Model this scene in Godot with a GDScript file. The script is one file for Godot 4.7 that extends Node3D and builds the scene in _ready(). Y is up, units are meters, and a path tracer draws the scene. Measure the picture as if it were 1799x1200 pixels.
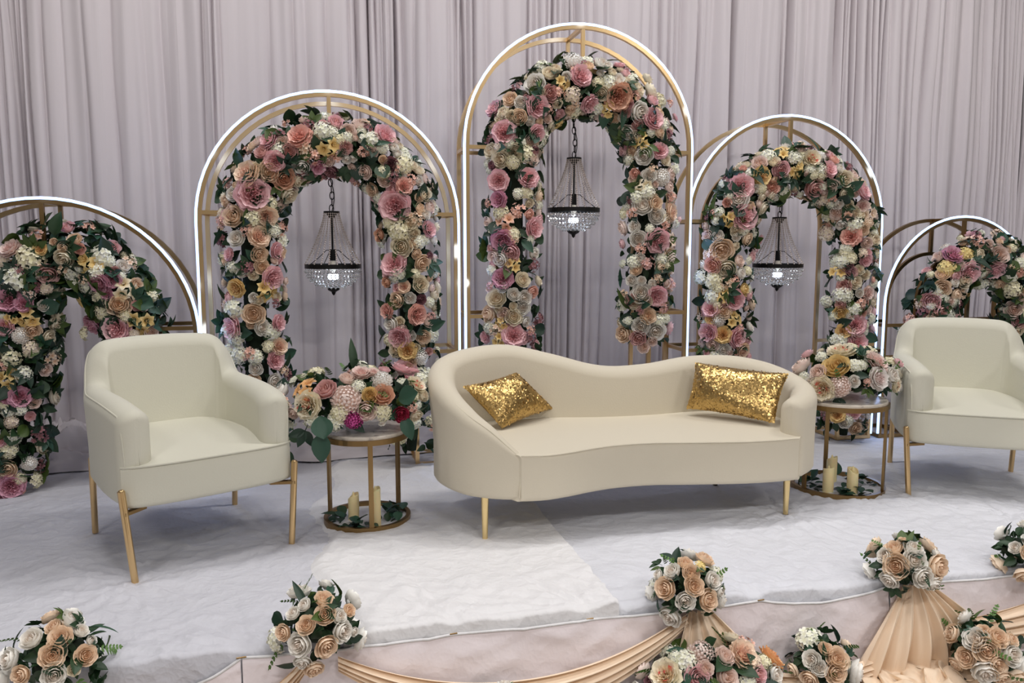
extends Node3D

# ---------------------------------------------------------------- mesh collector
class MB:
	var v := PackedVector3Array()
	var n := PackedVector3Array()
	var c := PackedColorArray()
	var uv := PackedVector2Array()
	var ix := PackedInt32Array()

	func vert(p: Vector3, col := Color.WHITE, t := Vector2.ZERO) -> int:
		v.append(p)
		n.append(Vector3.ZERO)
		c.append(col)
		uv.append(t)
		return v.size() - 1

	func tri(a: int, b: int, d: int) -> void:
		ix.append(a)
		ix.append(b)
		ix.append(d)

	func quad(a: int, b: int, d: int, e: int) -> void:
		tri(a, b, d)
		tri(a, d, e)

	# rows of points; wrap_r joins the last row to the first, wrap_c the last column to the first
	func grid(rows: Array, wrap_r := false, wrap_c := false, cols := []) -> void:
		var nr: int = rows.size()
		var nc: int = rows[0].size()
		var base: int = v.size()
		for i in nr:
			for j in nc:
				var col: Color = cols[i] if cols.size() else Color.WHITE
				vert(rows[i][j], col, Vector2(float(j) / nc, float(i) / nr))
		for i in (nr if wrap_r else nr - 1):
			var i2: int = (i + 1) % nr
			for j in (nc if wrap_c else nc - 1):
				var j2: int = (j + 1) % nc
				quad(base + i * nc + j, base + i * nc + j2, base + i2 * nc + j2, base + i2 * nc + j)

	func fan(pts: PackedVector3Array, col := Color.WHITE) -> void:
		var m := Vector3.ZERO
		for p in pts:
			m += p
		m /= pts.size()
		var o := vert(m, col)
		var b := v.size()
		for p in pts:
			vert(p, col)
		for i in pts.size():
			tri(o, b + i, b + (i + 1) % pts.size())

	func tube(path: PackedVector3Array, r, sides := 8, closed := false, caps := true) -> void:
		var rows := []
		var cnt := path.size()
		var t0: Vector3 = (path[1] - path[0]).normalized()
		var u: Vector3 = t0.cross(Vector3.UP)
		if u.length() < 0.1:
			u = t0.cross(Vector3.RIGHT)
		u = u.normalized()
		for i in cnt:
			var a: Vector3 = path[(i - 1 + cnt) % cnt] if (closed or i > 0) else path[0]
			var b: Vector3 = path[(i + 1) % cnt] if (closed or i < cnt - 1) else path[cnt - 1]
			var t: Vector3 = (b - a).normalized()
			u = (u - t * u.dot(t)).normalized()
			var w: Vector3 = t.cross(u)
			var rr: float = r[i] if r is Array or r is PackedFloat32Array else r
			var row := PackedVector3Array()
			for k in sides:
				var ang := TAU * k / sides
				row.append(path[i] + (u * cos(ang) + w * sin(ang)) * rr)
			rows.append(row)
		grid(rows, closed, true)
		if caps and not closed:
			fan(rows[0])
			var last: PackedVector3Array = rows[cnt - 1]
			var rev := last.duplicate()
			rev.reverse()
			fan(rev)

	# rectangular bar swept along a path; across = fixed side axis
	func bar(path: PackedVector3Array, w: float, d: float, across: Vector3, closed := false) -> void:
		var cnt := path.size()
		var strips := [[], [], [], []]
		for i in cnt:
			var a: Vector3 = path[(i - 1 + cnt) % cnt] if (closed or i > 0) else path[0]
			var b: Vector3 = path[(i + 1) % cnt] if (closed or i < cnt - 1) else path[cnt - 1]
			var t: Vector3 = (b - a).normalized()
			var nn: Vector3 = t.cross(across).normalized() * w * 0.5
			var z: Vector3 = across * d * 0.5
			var q := [path[i] + nn + z, path[i] - nn + z, path[i] - nn - z, path[i] + nn - z]
			for k in 4:
				strips[k].append(PackedVector3Array([q[k], q[(k + 1) % 4]]))
		for k in 4:
			grid(strips[k], closed)
		if not closed:
			for e in [0, cnt - 1]:
				fan(PackedVector3Array([strips[0][e][0], strips[1][e][0], strips[2][e][0], strips[3][e][0]]))

	func lathe(prof: Array, segs := 24, at := Vector3.ZERO) -> void:
		var rows := []
		for p in prof:
			var row := PackedVector3Array()
			for k in segs:
				var a := TAU * k / segs
				row.append(at + Vector3(p[0] * cos(a), p[1], p[0] * sin(a)))
			rows.append(row)
		grid(rows, false, true)

	func gem(at: Vector3, rx: float, ry: float, sides := 4) -> void:
		var top := vert(at + Vector3.UP * ry)
		var bot := vert(at - Vector3.UP * ry)
		var b := v.size()
		for k in sides:
			var a := TAU * k / sides
			vert(at + Vector3(cos(a) * rx, 0, sin(a) * rx))
		for k in sides:
			var k2 := (k + 1) % sides
			tri(top, b + k, b + k2)
			tri(bot, b + k2, b + k)

	func mesh(flat := false, colors := false) -> ArrayMesh:
		var vv := v
		var nn := PackedVector3Array()
		var cc := c
		var tt := uv
		var ii := ix
		if flat:
			vv = PackedVector3Array()
			cc = PackedColorArray()
			tt = PackedVector2Array()
			ii = PackedInt32Array()
			for i in range(0, ix.size(), 3):
				var a := v[ix[i]]
				var b := v[ix[i + 1]]
				var d := v[ix[i + 2]]
				var f := (d - a).cross(b - a)
				if f.length_squared() < 1e-18:
					continue
				f = f.normalized()
				for k in 3:
					vv.append(v[ix[i + k]])
					nn.append(f)
					cc.append(c[ix[i + k]])
					tt.append(uv[ix[i + k]])
					ii.append(vv.size() - 1)
		else:
			nn = n.duplicate()
			for i in range(0, ix.size(), 3):
				var f2 := (v[ix[i + 2]] - v[ix[i]]).cross(v[ix[i + 1]] - v[ix[i]])
				nn[ix[i]] += f2
				nn[ix[i + 1]] += f2
				nn[ix[i + 2]] += f2
			for i in nn.size():
				nn[i] = nn[i].normalized() if nn[i].length_squared() > 1e-24 else Vector3.UP
		var arr := []
		arr.resize(Mesh.ARRAY_MAX)
		arr[Mesh.ARRAY_VERTEX] = vv
		arr[Mesh.ARRAY_NORMAL] = nn
		arr[Mesh.ARRAY_TEX_UV] = tt
		if colors:
			arr[Mesh.ARRAY_COLOR] = cc
		arr[Mesh.ARRAY_INDEX] = ii
		var m := ArrayMesh.new()
		m.add_surface_from_arrays(Mesh.PRIMITIVE_TRIANGLES, arr)
		return m


var rng := RandomNumberGenerator.new()
var M := {}
var PM := {}       # petal materials by colour letter
var FL := {}       # flower meshes by kind
var LV := []       # leaf meshes
var used := {}

# ---------------------------------------------------------------- object helpers
func numbered(called: String) -> String:
	var k: int = used.get(called, 0)
	used[called] = k + 1
	return called if k == 0 else "%s_%03d" % [called, k]

func tag(o: Node3D, label: String, category: String, group := "", kind := "") -> void:
	if label: o.set_meta("label", label)
	if category: o.set_meta("category", category)
	if group: o.set_meta("group", group)
	if kind: o.set_meta("kind", kind)

func thing(called: String, label: String, category: String, at := Vector3.ZERO, turn := 0.0, group := "") -> Node3D:
	var o := Node3D.new()
	o.name = numbered(called)
	add_child(o, true)
	o.position = at
	o.rotation.y = turn
	tag(o, label, category, group)
	return o

func part(called: String, mesh: Mesh, mat: Material, parent: Node3D, xf := Transform3D.IDENTITY) -> MeshInstance3D:
	var o := MeshInstance3D.new()
	var key := str(parent.get_instance_id()) + called
	var k: int = used.get(key, 0)
	used[key] = k + 1
	o.name = called if k == 0 else "%s_%03d" % [called, k]
	o.mesh = mesh
	o.material_override = mat
	o.transform = xf
	parent.add_child(o, true)
	return o

func struct_box(called: String, lo: Vector3, hi: Vector3, mat: Material) -> void:
	var b := BoxMesh.new()
	b.size = hi - lo
	var o := part(called, b, mat, self, Transform3D(Basis(), (lo + hi) * 0.5))
	o.set_meta("kind", "structure")

func single(called: String, mesh: Mesh, mat: Material, label: String, category: String, group := "", kind := "") -> MeshInstance3D:
	var o := part(numbered(called), mesh, mat, self)
	tag(o, label, category, group, kind)
	return o

func frame(nrm: Vector3, spin: float) -> Basis:
	var y := nrm.normalized()
	var x := y.cross(Vector3(0.31, 0.2, 0.93)).normalized()
	var z := x.cross(y)
	return Basis(x, y, z) * Basis(Vector3.UP, spin)

func catmull(P: Array, per := 10) -> Array:
	var q := [P[0] * 2.0 - P[1]] + P + [P[-1] * 2.0 - P[-2]]
	var o := []
	for i in range(1, q.size() - 2):
		for k in per:
			var t := float(k) / per
			o.append(0.5 * (q[i] * 2.0 + (q[i + 1] - q[i - 1]) * t + (q[i - 1] * 2.0 - q[i] * 5.0 + q[i + 1] * 4.0 - q[i + 2]) * t * t + (q[i] * 3.0 - q[i - 1] - q[i + 1] * 3.0 + q[i + 2]) * t * t * t))
	o.append(q[-2])
	return o

# ---------------------------------------------------------------- materials
func mat(col: Color, rough := 0.8, metal := 0.0) -> StandardMaterial3D:
	var m := StandardMaterial3D.new()
	m.albedo_color = col
	m.roughness = rough
	m.metallic = metal
	return m

func noise_tex(freq: float, oct: int, as_normal := false, strength := 4.0, kind := FastNoiseLite.TYPE_SIMPLEX_SMOOTH, seed := 1, size := 512) -> NoiseTexture2D:
	var f := FastNoiseLite.new()
	f.noise_type = kind
	f.frequency = freq
	f.fractal_octaves = oct
	f.seed = seed
	var t := NoiseTexture2D.new()
	t.width = size
	t.height = size
	t.seamless = true
	t.noise = f
	t.as_normal_map = as_normal
	t.bump_strength = strength
	return t

func make_materials() -> void:
	var weave := noise_tex(0.09, 4, true, 3.0)
	M.gold = mat(Color(0.86, 0.735, 0.54), 0.28, 1.0)
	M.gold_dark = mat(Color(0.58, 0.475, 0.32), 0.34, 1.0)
	M.gold_bright = mat(Color(0.92, 0.82, 0.60), 0.25, 1.0)
	M.velvet = mat(Color(0.845, 0.81, 0.73), 0.82)
	M.velvet.rim_enabled = true
	M.velvet.rim = 0.25
	M.velvet.rim_tint = 0.6
	M.velvet_cool = mat(Color(0.825, 0.815, 0.75), 0.82)
	M.velvet_cool.rim_enabled = true
	M.velvet_cool.rim = 0.25
	M.velvet_cool.rim_tint = 0.6
	for k in ["velvet", "velvet_cool"]:
		M[k].normal_enabled = true
		M[k].normal_texture = weave
		M[k].normal_scale = 0.12
		M[k].uv1_triplanar = true
		M[k].uv1_scale = Vector3.ONE * 2.2
	var crease := noise_tex(0.012, 4, true, 26.0, FastNoiseLite.TYPE_SIMPLEX_SMOOTH, 7, 1024)
	crease.noise.fractal_type = FastNoiseLite.FRACTAL_RIDGED
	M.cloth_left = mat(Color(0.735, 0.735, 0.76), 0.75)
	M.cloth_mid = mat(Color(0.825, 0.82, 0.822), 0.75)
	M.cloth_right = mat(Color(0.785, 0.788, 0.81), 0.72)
	M.skirt = mat(Color(0.92, 0.885, 0.895), 0.5)
	for k in ["cloth_left", "cloth_mid", "cloth_right", "skirt"]:
		M[k].normal_enabled = true
		M[k].normal_texture = crease
		M[k].normal_scale = 0.16 if k != "skirt" else 0.07
		M[k].uv1_triplanar = true
		M[k].uv1_scale = Vector3(0.55, 0.55, 0.55)
	M.curtain = mat(Color(0.815, 0.785, 0.795), 0.8)
	M.curtain.backlight_enabled = true
	M.curtain.backlight = Color(0.25, 0.235, 0.245)
	M.puddle = mat(Color(0.815, 0.785, 0.795), 0.75)
	M.chiffon = mat(Color(0.95, 0.86, 0.755), 0.7)
	M.chiffon.backlight_enabled = true
	M.chiffon.backlight = Color(0.4, 0.36, 0.31)
	M.plaster = mat(Color(0.66, 0.655, 0.65), 0.9)
	M.ceiling = mat(Color(0.72, 0.715, 0.71), 0.9)
	M.carpet = mat(Color(0.70, 0.67, 0.65), 0.8)
	M.board = mat(Color(0.25, 0.2, 0.17), 0.85)
	M.black = mat(Color(0.03, 0.028, 0.03), 0.45, 0.4)
	M.foam = mat(Color(0.10, 0.15, 0.09), 0.95)
	M.rubber = mat(Color(0.03, 0.03, 0.03), 0.7)
	M.wax = mat(Color(0.93, 0.86, 0.66), 0.55)
	M.wax.subsurf_scatter_enabled = true
	M.wax.subsurf_scatter_strength = 0.3
	M.wick = mat(Color(0.95, 0.88, 0.66), 0.5)
	M.sequin = mat(Color(0.80, 0.67, 0.43), 0.3, 1.0)
	M.sequin_base = mat(Color(0.62, 0.50, 0.30), 0.6, 0.4)
	M.led = mat(Color(0.9, 0.95, 1.0), 0.4)
	M.led.emission_enabled = true
	M.led.emission = Color(0.60, 0.76, 1.0)
	M.led.emission_energy_multiplier = LED
	M.panel = mat(Color(1, 1, 1), 0.5)
	M.panel.emission_enabled = true
	M.panel.emission = Color(1.0, 0.97, 0.92)
	M.panel.emission_energy_multiplier = 2.0
	M.bulb = mat(Color(1, 1, 1), 0.3)
	M.bulb.emission_enabled = true
	M.bulb.emission = Color(0.86, 0.92, 1.0)
	M.bulb.emission_energy_multiplier = 7.0
	M.crystal = mat(Color(1, 1, 1, 0.05), 0.02)
	M.crystal.refraction_enabled = true
	M.crystal.refraction_scale = 0.05
	M.bead = mat(Color(0.74, 0.69, 0.66), 0.1)
	M.frost = mat(Color(0.95, 0.93, 0.88), 0.5)
	var marble := mat(Color(0.93, 0.91, 0.88), 0.25)
	var g := Gradient.new()
	g.colors = PackedColorArray([Color(0.62, 0.60, 0.60), Color(0.93, 0.91, 0.88), Color(0.97, 0.96, 0.94)])
	g.offsets = PackedFloat32Array([0.0, 0.35, 1.0])
	var mt := noise_tex(0.012, 5, false, 1.0, FastNoiseLite.TYPE_SIMPLEX_SMOOTH, 11)
	mt.color_ramp = g
	marble.albedo_texture = mt
	marble.uv1_triplanar = true
	marble.uv1_scale = Vector3.ONE * 3.0
	M.marble = marble
	var cols := {
		"w": Color(0.972, 0.967, 0.945), "c": Color(0.968, 0.94, 0.86), "y": Color(0.955, 0.86, 0.62), "a": Color(0.975, 0.895, 0.80), "k": Color(0.965, 0.80, 0.745),
		"p": Color(0.97, 0.825, 0.84), "b": Color(0.972, 0.905, 0.87), "d": Color(0.905, 0.745, 0.73), "m": Color(0.885, 0.69, 0.765), "u": Color(0.60, 0.43, 0.46),
		"t": Color(0.92, 0.755, 0.65), "g": Color(0.79, 0.32, 0.60), "r": Color(0.70, 0.19, 0.32), "o": Color(0.96, 0.77, 0.56)}
	for k in cols:
		var m := mat(cols[k], 0.75)
		m.vertex_color_use_as_albedo = true
		m.backlight_enabled = true
		m.backlight = Color(0.5, 0.5, 0.5)
		PM[k] = m
	var greens := [Color(0.13, 0.24, 0.13), Color(0.10, 0.20, 0.14), Color(0.26, 0.34, 0.13), Color(0.15, 0.29, 0.22), Color(0.33, 0.46, 0.22)]
	var leafs := []
	for gcol in greens:
		var m2 := mat(gcol, 0.5)
		m2.vertex_color_use_as_albedo = true
		m2.backlight_enabled = true
		m2.backlight = Color(0.2, 0.2, 0.2)
		leafs.append(m2)
	M.leafs = leafs
	M.stem = mat(Color(0.16, 0.22, 0.10), 0.8)

# ---------------------------------------------------------------- flowers and leaves (unit size, facing +y)
func petal(b: MB, a0: float, ha: float, prof: Array, tint0: Color, tint1: Color, ruff := 0.0, pointed := 0.0, nu := 4, nt := 4) -> void:
	# prof: points [radius, height] from root to tip
	var rows := []
	var cols := []
	for i in nt:
		var t := float(i) / (nt - 1)
		var f := t * (prof.size() - 1)
		var k := mini(int(f), prof.size() - 2)
		var row := PackedVector3Array()
		var wid := sin(PI * (0.16 + 0.62 * t)) if pointed == 0.0 else sin(PI * clampf(0.12 + 0.88 * t, 0, 0.985)) + 0.03
		for j in nu:
			var u := 2.0 * j / (nu - 1) - 1.0
			var tt := f - 0.28 * t * u * u * (prof.size() - 1) * (1.0 - pointed)
			var k2 := clampi(int(tt), 0, prof.size() - 2)
			var fr := tt - k2
			var r: float = lerpf(prof[k2][0], prof[k2 + 1][0], fr)
			var y: float = lerpf(prof[k2][1], prof[k2 + 1][1], fr)
			var ang := a0 + u * ha * wid
			r *= 1.0 - 0.06 * u * u
			if ruff > 0.0:
				r += ruff * t * sin(u * 5.0 + a0 * 7.0)
				y += ruff * t * cos(u * 6.0 + a0 * 5.0)
			row.append(Vector3(r * cos(ang), y, r * sin(ang)))
		rows.append(row)
		cols.append(tint0.lerp(tint1, t))
	b.grid(rows, false, false, cols)

func make_rose(seed: int, open := 1.0) -> Mesh:
	var r := RandomNumberGenerator.new()
	r.seed = seed
	var b := MB.new()
	var ci := Color(0.95, 0.80, 0.69)
	var cm := Color(0.985, 0.94, 0.89)
	var ca := r.randf() * TAU
	var layers := [
		[2, 1.7, [[0.02, 0.0], [0.09, 0.32], [0.05, 0.56]]],
		[3, 1.25, [[0.05, 0.0], [0.19, 0.30], [0.14, 0.62]]],
		[4, 1.0, [[0.08, -0.05], [0.32, 0.22], [0.27, 0.62]]],
		[5, 1.0, [[0.10, -0.1], [0.46, 0.10], [0.47, 0.44], [0.47, 0.56]]],
		[5, 1.0, [[0.12, -0.14], [0.60, 0.02], [0.66, 0.38], [0.70, 0.50]]],
		[6, 0.92, [[0.12, -0.18], [0.70, -0.10], [0.87, 0.20], [0.93, 0.28]]]]
	for i in layers.size():
		var L: Array = layers[i]
		ca += 0.7
		for k in L[0]:
			var a: float = ca + TAU * k / L[0] + r.randf_range(-0.15, 0.15)
			var s := r.randf_range(0.93, 1.07)
			var pr := []
			for q in L[2]:
				pr.append([q[0] * (1.0 if i < 3 else s * open), q[1] * s + r.randf_range(-0.02, 0.02)])
			var f := float(i) / (layers.size() - 1)
			petal(b, a, L[1], pr, ci.lerp(cm, f), ci.lerp(Color.WHITE, minf(1.0, 0.25 + f)), 0.02, 0.0, 5, 4)
	b.lathe([[0.0, -0.3], [0.2, -0.22], [0.3, -0.06], [0.0, 0.0]], 7)
	return b.mesh(false, true)

func make_peony(seed: int, two := false) -> Mesh:
	var r := RandomNumberGenerator.new()
	r.seed = seed
	var b := MB.new()
	var ci := Color(0.95, 0.68, 0.66) if not two else Color(1.0, 0.84, 0.66)
	var n_in := 30
	for k in n_in:
		var f := float(k) / n_in
		var a := k * 2.39996
		var rad := 0.04 + 0.6 * f
		var y := 0.68 - 0.2 * f + r.randf_range(-0.05, 0.06)
		var lean := 0.06 + 0.2 * f
		var col1 := ci.lerp(Color.WHITE, 0.35 + 0.65 * f)
		if two and k % 7 == 3:
			col1 = Color(0.95, 0.12, 0.16)
		petal(b, a, 0.75 / (0.5 + f * 1.3), [[rad * 0.35, 0.0], [rad, y * 0.6], [rad + lean * 0.4, y]], ci, col1, 0.06, 0.0, 4, 3)
	for L in [[7, 0.72, 0.80, 0.42], [7, 0.72, 0.94, 0.22], [6, 0.85, 1.0, 0.02]]:
		var o := r.randf() * TAU
		for k in L[0]:
			var a2: float = o + TAU * k / L[0] + r.randf_range(-0.12, 0.12)
			var s := r.randf_range(0.92, 1.06)
			petal(b, a2, L[1], [[0.1, -0.12], [L[2] * 0.62, L[3] * 0.4], [L[2] * s, L[3] + 0.1], [L[2] * s * 1.02, L[3] + 0.16]], Color(0.97, 0.84, 0.82) if not two else Color(1, 0.95, 0.8), Color.WHITE, 0.05, 0.0, 5, 4)
	b.lathe([[0.0, -0.3], [0.2, -0.2], [0.3, -0.06], [0.0, 0.0]], 7)
	return b.mesh(false, true)

func floret(b: MB, at: Vector3, nrm: Vector3, s: float, n_pet: int, spin: float, tc: Color, tt: Color, cup := 0.2) -> void:
	var bs := frame(nrm, spin)
	var ctr := b.vert(at, tc)
	for k in n_pet:
		var a := TAU * k / n_pet
		var w := PI / n_pet * 0.95
		var p1 := b.vert(at + bs * Vector3(cos(a - w) * 0.62, cup * 0.8, sin(a - w) * 0.62) * s, tt)
		var p2 := b.vert(at + bs * Vector3(cos(a - w * 0.45) * 1.02, cup, sin(a - w * 0.45) * 1.02) * s, tt)
		var p3 := b.vert(at + bs * Vector3(cos(a + w * 0.45) * 1.02, cup * 1.3, sin(a + w * 0.45) * 1.02) * s, tt)
		var p4 := b.vert(at + bs * Vector3(cos(a + w) * 0.62, cup * 0.5, sin(a + w) * 0.62) * s, tt)
		b.tri(ctr, p1, p2)
		b.tri(ctr, p2, p3)
		b.tri(ctr, p3, p4)

func make_hydrangea(seed: int) -> Mesh:
	var r := RandomNumberGenerator.new()
	r.seed = seed
	var b := MB.new()
	for k in 30:
		var f := (k + 0.5) / 30.0
		var th := acos(1.0 - f * 1.15)
		var a := k * 2.39996
		var d := Vector3(sin(th) * cos(a), cos(th), sin(th) * sin(a))
		floret(b, Vector3(d.x * 0.8, d.y * 0.62 - 0.05, d.z * 0.8) * r.randf_range(0.88, 1.08), (d + Vector3(r.randf_range(-0.3, 0.3), 0, r.randf_range(-0.3, 0.3))), r.randf_range(0.22, 0.30), 4, r.randf() * TAU, Color(0.86, 0.86, 0.62), Color(1, 1, 1).lerp(Color(0.9, 0.92, 0.8), r.randf()))
	b.lathe([[0.0, -0.3], [0.45, -0.15], [0.62, 0.15], [0.35, 0.42], [0.0, 0.48]], 8)
	var m := b.mesh(false, true)
	return m

func make_mum(seed: int) -> Mesh:
	var r := RandomNumberGenerator.new()
	r.seed = seed
	var b := MB.new()
	for k in 92:
		var f := (k + 0.5) / 92.0
		var th := acos(1.0 - f * 1.35)
		var a := k * 2.39996
		var L := r.randf_range(0.88, 1.02)
		var o := th - 0.18
		var wid := 0.10
		var rows := []
		for q in [[0.45, th, 0.6], [0.78 * L, th, 1.0], [0.97 * L, o, 0.9], [0.98 * L, o - 0.12, 0.4]]:
			var row := PackedVector3Array()
			for u in [-1.0, 1.0]:
				var d := Vector3(sin(q[1]) * cos(a), cos(q[1]), sin(q[1]) * sin(a))
				var side := Vector3(-sin(a), 0, cos(a))
				row.append((d * q[0] + side * u * wid * q[2]) * Vector3(1, 0.85, 1) - Vector3(0, 0.12, 0))
			rows.append(row)
		var c0 := Color(0.95, 0.86, 0.80)
		b.grid(rows, false, false, [c0, Color(0.97, 0.92, 0.9), Color.WHITE, Color.WHITE])
	b.lathe([[0.0, -0.35], [0.4, -0.25], [0.5, 0.05], [0.3, 0.3], [0.0, 0.36]], 8)
	return b.mesh(false, true)

func make_lily(seed: int) -> Mesh:
	var r := RandomNumberGenerator.new()
	r.seed = seed
	var b := MB.new()
	for q in 3:
		var a := TAU * q / 3.0 + r.randf_range(-0.3, 0.3)
		var at := Vector3(cos(a) * 0.42, 0.0, sin(a) * 0.42)
		var nrm := Vector3(cos(a) * 0.5, 1.0, sin(a) * 0.5)
		var bs := frame(nrm, r.randf() * TAU)
		var sub := MB.new()
		for k in 6:
			petal(sub, TAU * k / 6.0, 0.62, [[0.04, -0.1], [0.22, 0.22], [0.45, 0.33], [0.62, 0.26]], Color(0.80, 0.62, 0.30), Color.WHITE, 0.03, 1.0, 4, 4)
		for k in 5:
			var aa := TAU * k / 5.0
			sub.tube(PackedVector3Array([Vector3(0, 0, 0), Vector3(cos(aa) * 0.08, 0.25, sin(aa) * 0.08), Vector3(cos(aa) * 0.14, 0.36, sin(aa) * 0.14)]), 0.02, 4)
		var base := b.v.size()
		for i in sub.v.size():
			b.vert(at + bs * sub.v[i], sub.c[i])
		for i in sub.ix:
			b.ix.append(base + i)
	return b.mesh(false, true)

func make_spray(seed: int) -> Mesh:
	var r := RandomNumberGenerator.new()
	r.seed = seed
	var b := MB.new()
	for k in 11:
		var f := (k + 0.5) / 11.0
		var th := acos(1.0 - f * 1.1)
		var a := k * 2.39996
		var d := Vector3(sin(th) * cos(a), cos(th) * 0.8, sin(th) * sin(a)) * r.randf_range(0.55, 0.95)
		floret(b, d, d + Vector3(0, 0.2, 0), r.randf_range(0.28, 0.4), 5, r.randf() * TAU, Color(0.75, 0.5, 0.35), Color.WHITE, 0.3)
		b.tube(PackedVector3Array([Vector3(0, -0.3, 0), d * 0.96]), 0.03, 3, false, false)
	return b.mesh(false, true)

func leaf_shape(b: MB, root: Vector3, dir: Vector3, up: Vector3, L: float, W: float, bend: float, c: float, round_tip := 0.0) -> void:
	var side := dir.cross(up).normalized()
	var nn := side.cross(dir).normalized()
	var rows := []
	var cols := []
	for i in 7:
		var t := i / 6.0
		var w := W * pow(sin(PI * pow(t, 0.8 if round_tip == 0.0 else 1.25)), 0.85 if round_tip == 0.0 else 0.6)
		if i == 0: w = W * 0.06
		if i == 6: w = W * 0.02
		var m := root + dir * L * t + nn * (-bend * L * t * t)
		var row := PackedVector3Array()
		for u in [-1.0, -0.5, 0.0, 0.5, 1.0]:
			row.append(m + side * u * w + nn * (absf(u) * w * 0.35 + sin(t * 9.0) * absf(u) * w * 0.06))
		rows.append(row)
		cols.append(Color(c, c, c).lerp(Color(c * 1.25, c * 1.2, c), t))
	b.grid(rows, false, false, cols)

func make_leaf(kind: int) -> Mesh:
	var b := MB.new()
	match kind:
		0:  # broad rose leaf
			leaf_shape(b, Vector3.ZERO, Vector3.FORWARD, Vector3.UP, 1.0, 0.30, 0.25, 1.0)
		1:  # round eucalyptus leaf
			leaf_shape(b, Vector3.ZERO, Vector3.FORWARD, Vector3.UP, 0.8, 0.36, 0.12, 1.0, 1.0)
		2:  # long narrow leaf
			leaf_shape(b, Vector3.ZERO, Vector3.FORWARD, Vector3.UP, 1.25, 0.17, 0.35, 0.9)
		3:  # three leaflets on a stem
			for a in [-0.85, 0.0, 0.85]:
				leaf_shape(b, Vector3(0, 0, -0.25), Vector3(sin(a), 0.08, -cos(a)), Vector3.UP, 0.72, 0.19, 0.25, 1.0)
			b.tube(PackedVector3Array([Vector3.ZERO, Vector3(0, 0.02, -0.3)]), 0.018, 4)
		4:  # fine sprig of many leaflets
			var prev := Vector3.ZERO
			for k in 6:
				var p := Vector3(0, 0.05 * sin(k * 0.8), -0.2 * k)
				for s in [-1.0, 1.0]:
					leaf_shape(b, p, Vector3(s * 0.8, 0.2, -0.55).normalized(), Vector3.UP, 0.26 - 0.02 * k, 0.07, 0.2, 1.2)
				if k: b.tube(PackedVector3Array([prev, p]), 0.012, 3, false, false)
				prev = p
			leaf_shape(b, prev, Vector3.FORWARD, Vector3.UP, 0.22, 0.06, 0.1, 1.2)
	return b.mesh(false, true)

func make_flowers() -> void:
	FL.R = [make_rose(3), make_rose(8, 0.94), make_rose(21, 0.86)]
	FL.P = [make_peony(5), make_peony(9), make_peony(31)]
	FL.E = [make_peony(14, true), make_peony(15, true)]
	FL.H = [make_hydrangea(4), make_hydrangea(6)]
	FL.M = [make_mum(2), make_mum(12)]
	FL.L = [make_lily(7), make_lily(17)]
	FL.S = [make_spray(10), make_spray(20)]
	for k in 5:
		LV.append(make_leaf(k))

const FNAME := {"R": "rose", "P": "peony", "E": "two_tone_peony", "H": "hydrangea_head", "M": "chrysanthemum", "L": "alstroemeria", "S": "berry_spray"}

func put_flower(root: Node3D, code: String, p: Vector3, nrm: Vector3, r: float, wob := 0.35) -> void:
	var kind := code[0]
	var n2 := (nrm.normalized() + Vector3(rng.randf_range(-wob, wob), rng.randf_range(-wob, wob), rng.randf_range(-wob, wob) * 0.4)).normalized()
	var s: float = r * {"R": 1.44, "P": 1.32, "E": 1.3, "H": 1.5, "M": 1.2, "L": 1.45, "S": 1.35}[kind]
	var list: Array = FL[kind]
	var b := frame(n2, rng.randf() * TAU).scaled(Vector3.ONE * s)
	part(FNAME[kind], list[rng.randi() % list.size()], PM[code[1]], root, Transform3D(b, p - n2 * s * 0.25))

func put_leaf(root: Node3D, p: Vector3, dir: Vector3, up: Vector3, L: float, kind := -1, tone := -1) -> void:
	if kind < 0:
		kind = [0, 0, 0, 1, 2, 3, 3, 0, 1, 3][rng.randi() % 10]
	if tone < 0:
		tone = [0, 0, 1, 1, 0, 2, 3, 1, 3, 2][rng.randi() % 10]
	var z := -dir.normalized()
	var x := up.cross(z)
	if x.length() < 0.05:
		x = Vector3(0.3, 1, 0.2).cross(z)
	x = x.normalized()
	var y := z.cross(x)
	part("leaf", LV[kind], M.leafs[tone], root, Transform3D(Basis(x, y, z).scaled(Vector3.ONE * L), p))

# small dark foliage that fills the inside: one object of copies
func put_filler(root: Node3D, xfs: Array) -> void:
	var mm := MultiMesh.new()
	mm.transform_format = MultiMesh.TRANSFORM_3D
	mm.mesh = LV[0]
	mm.instance_count = xfs.size()
	for i in xfs.size():
		mm.set_instance_transform(i, xfs[i])
	var o := MultiMeshInstance3D.new()
	o.name = "filler_foliage"
	o.multimesh = mm
	o.material_override = M.leafs[0]
	o.set_meta("kind", "stuff")
	root.add_child(o, true)

func rand_dir() -> Vector3:
	var z := rng.randf_range(-1, 1)
	var a := rng.randf() * TAU
	var s := sqrt(1 - z * z)
	return Vector3(s * cos(a), s * sin(a), z)

const FILL := ["Hw", "Hw", "Rc", "Rw", "Ra", "Rb", "Sk", "Hc", "Rp", "Rb", "Hw", "Sa", "Ra", "Rc", "Su"]

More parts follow.
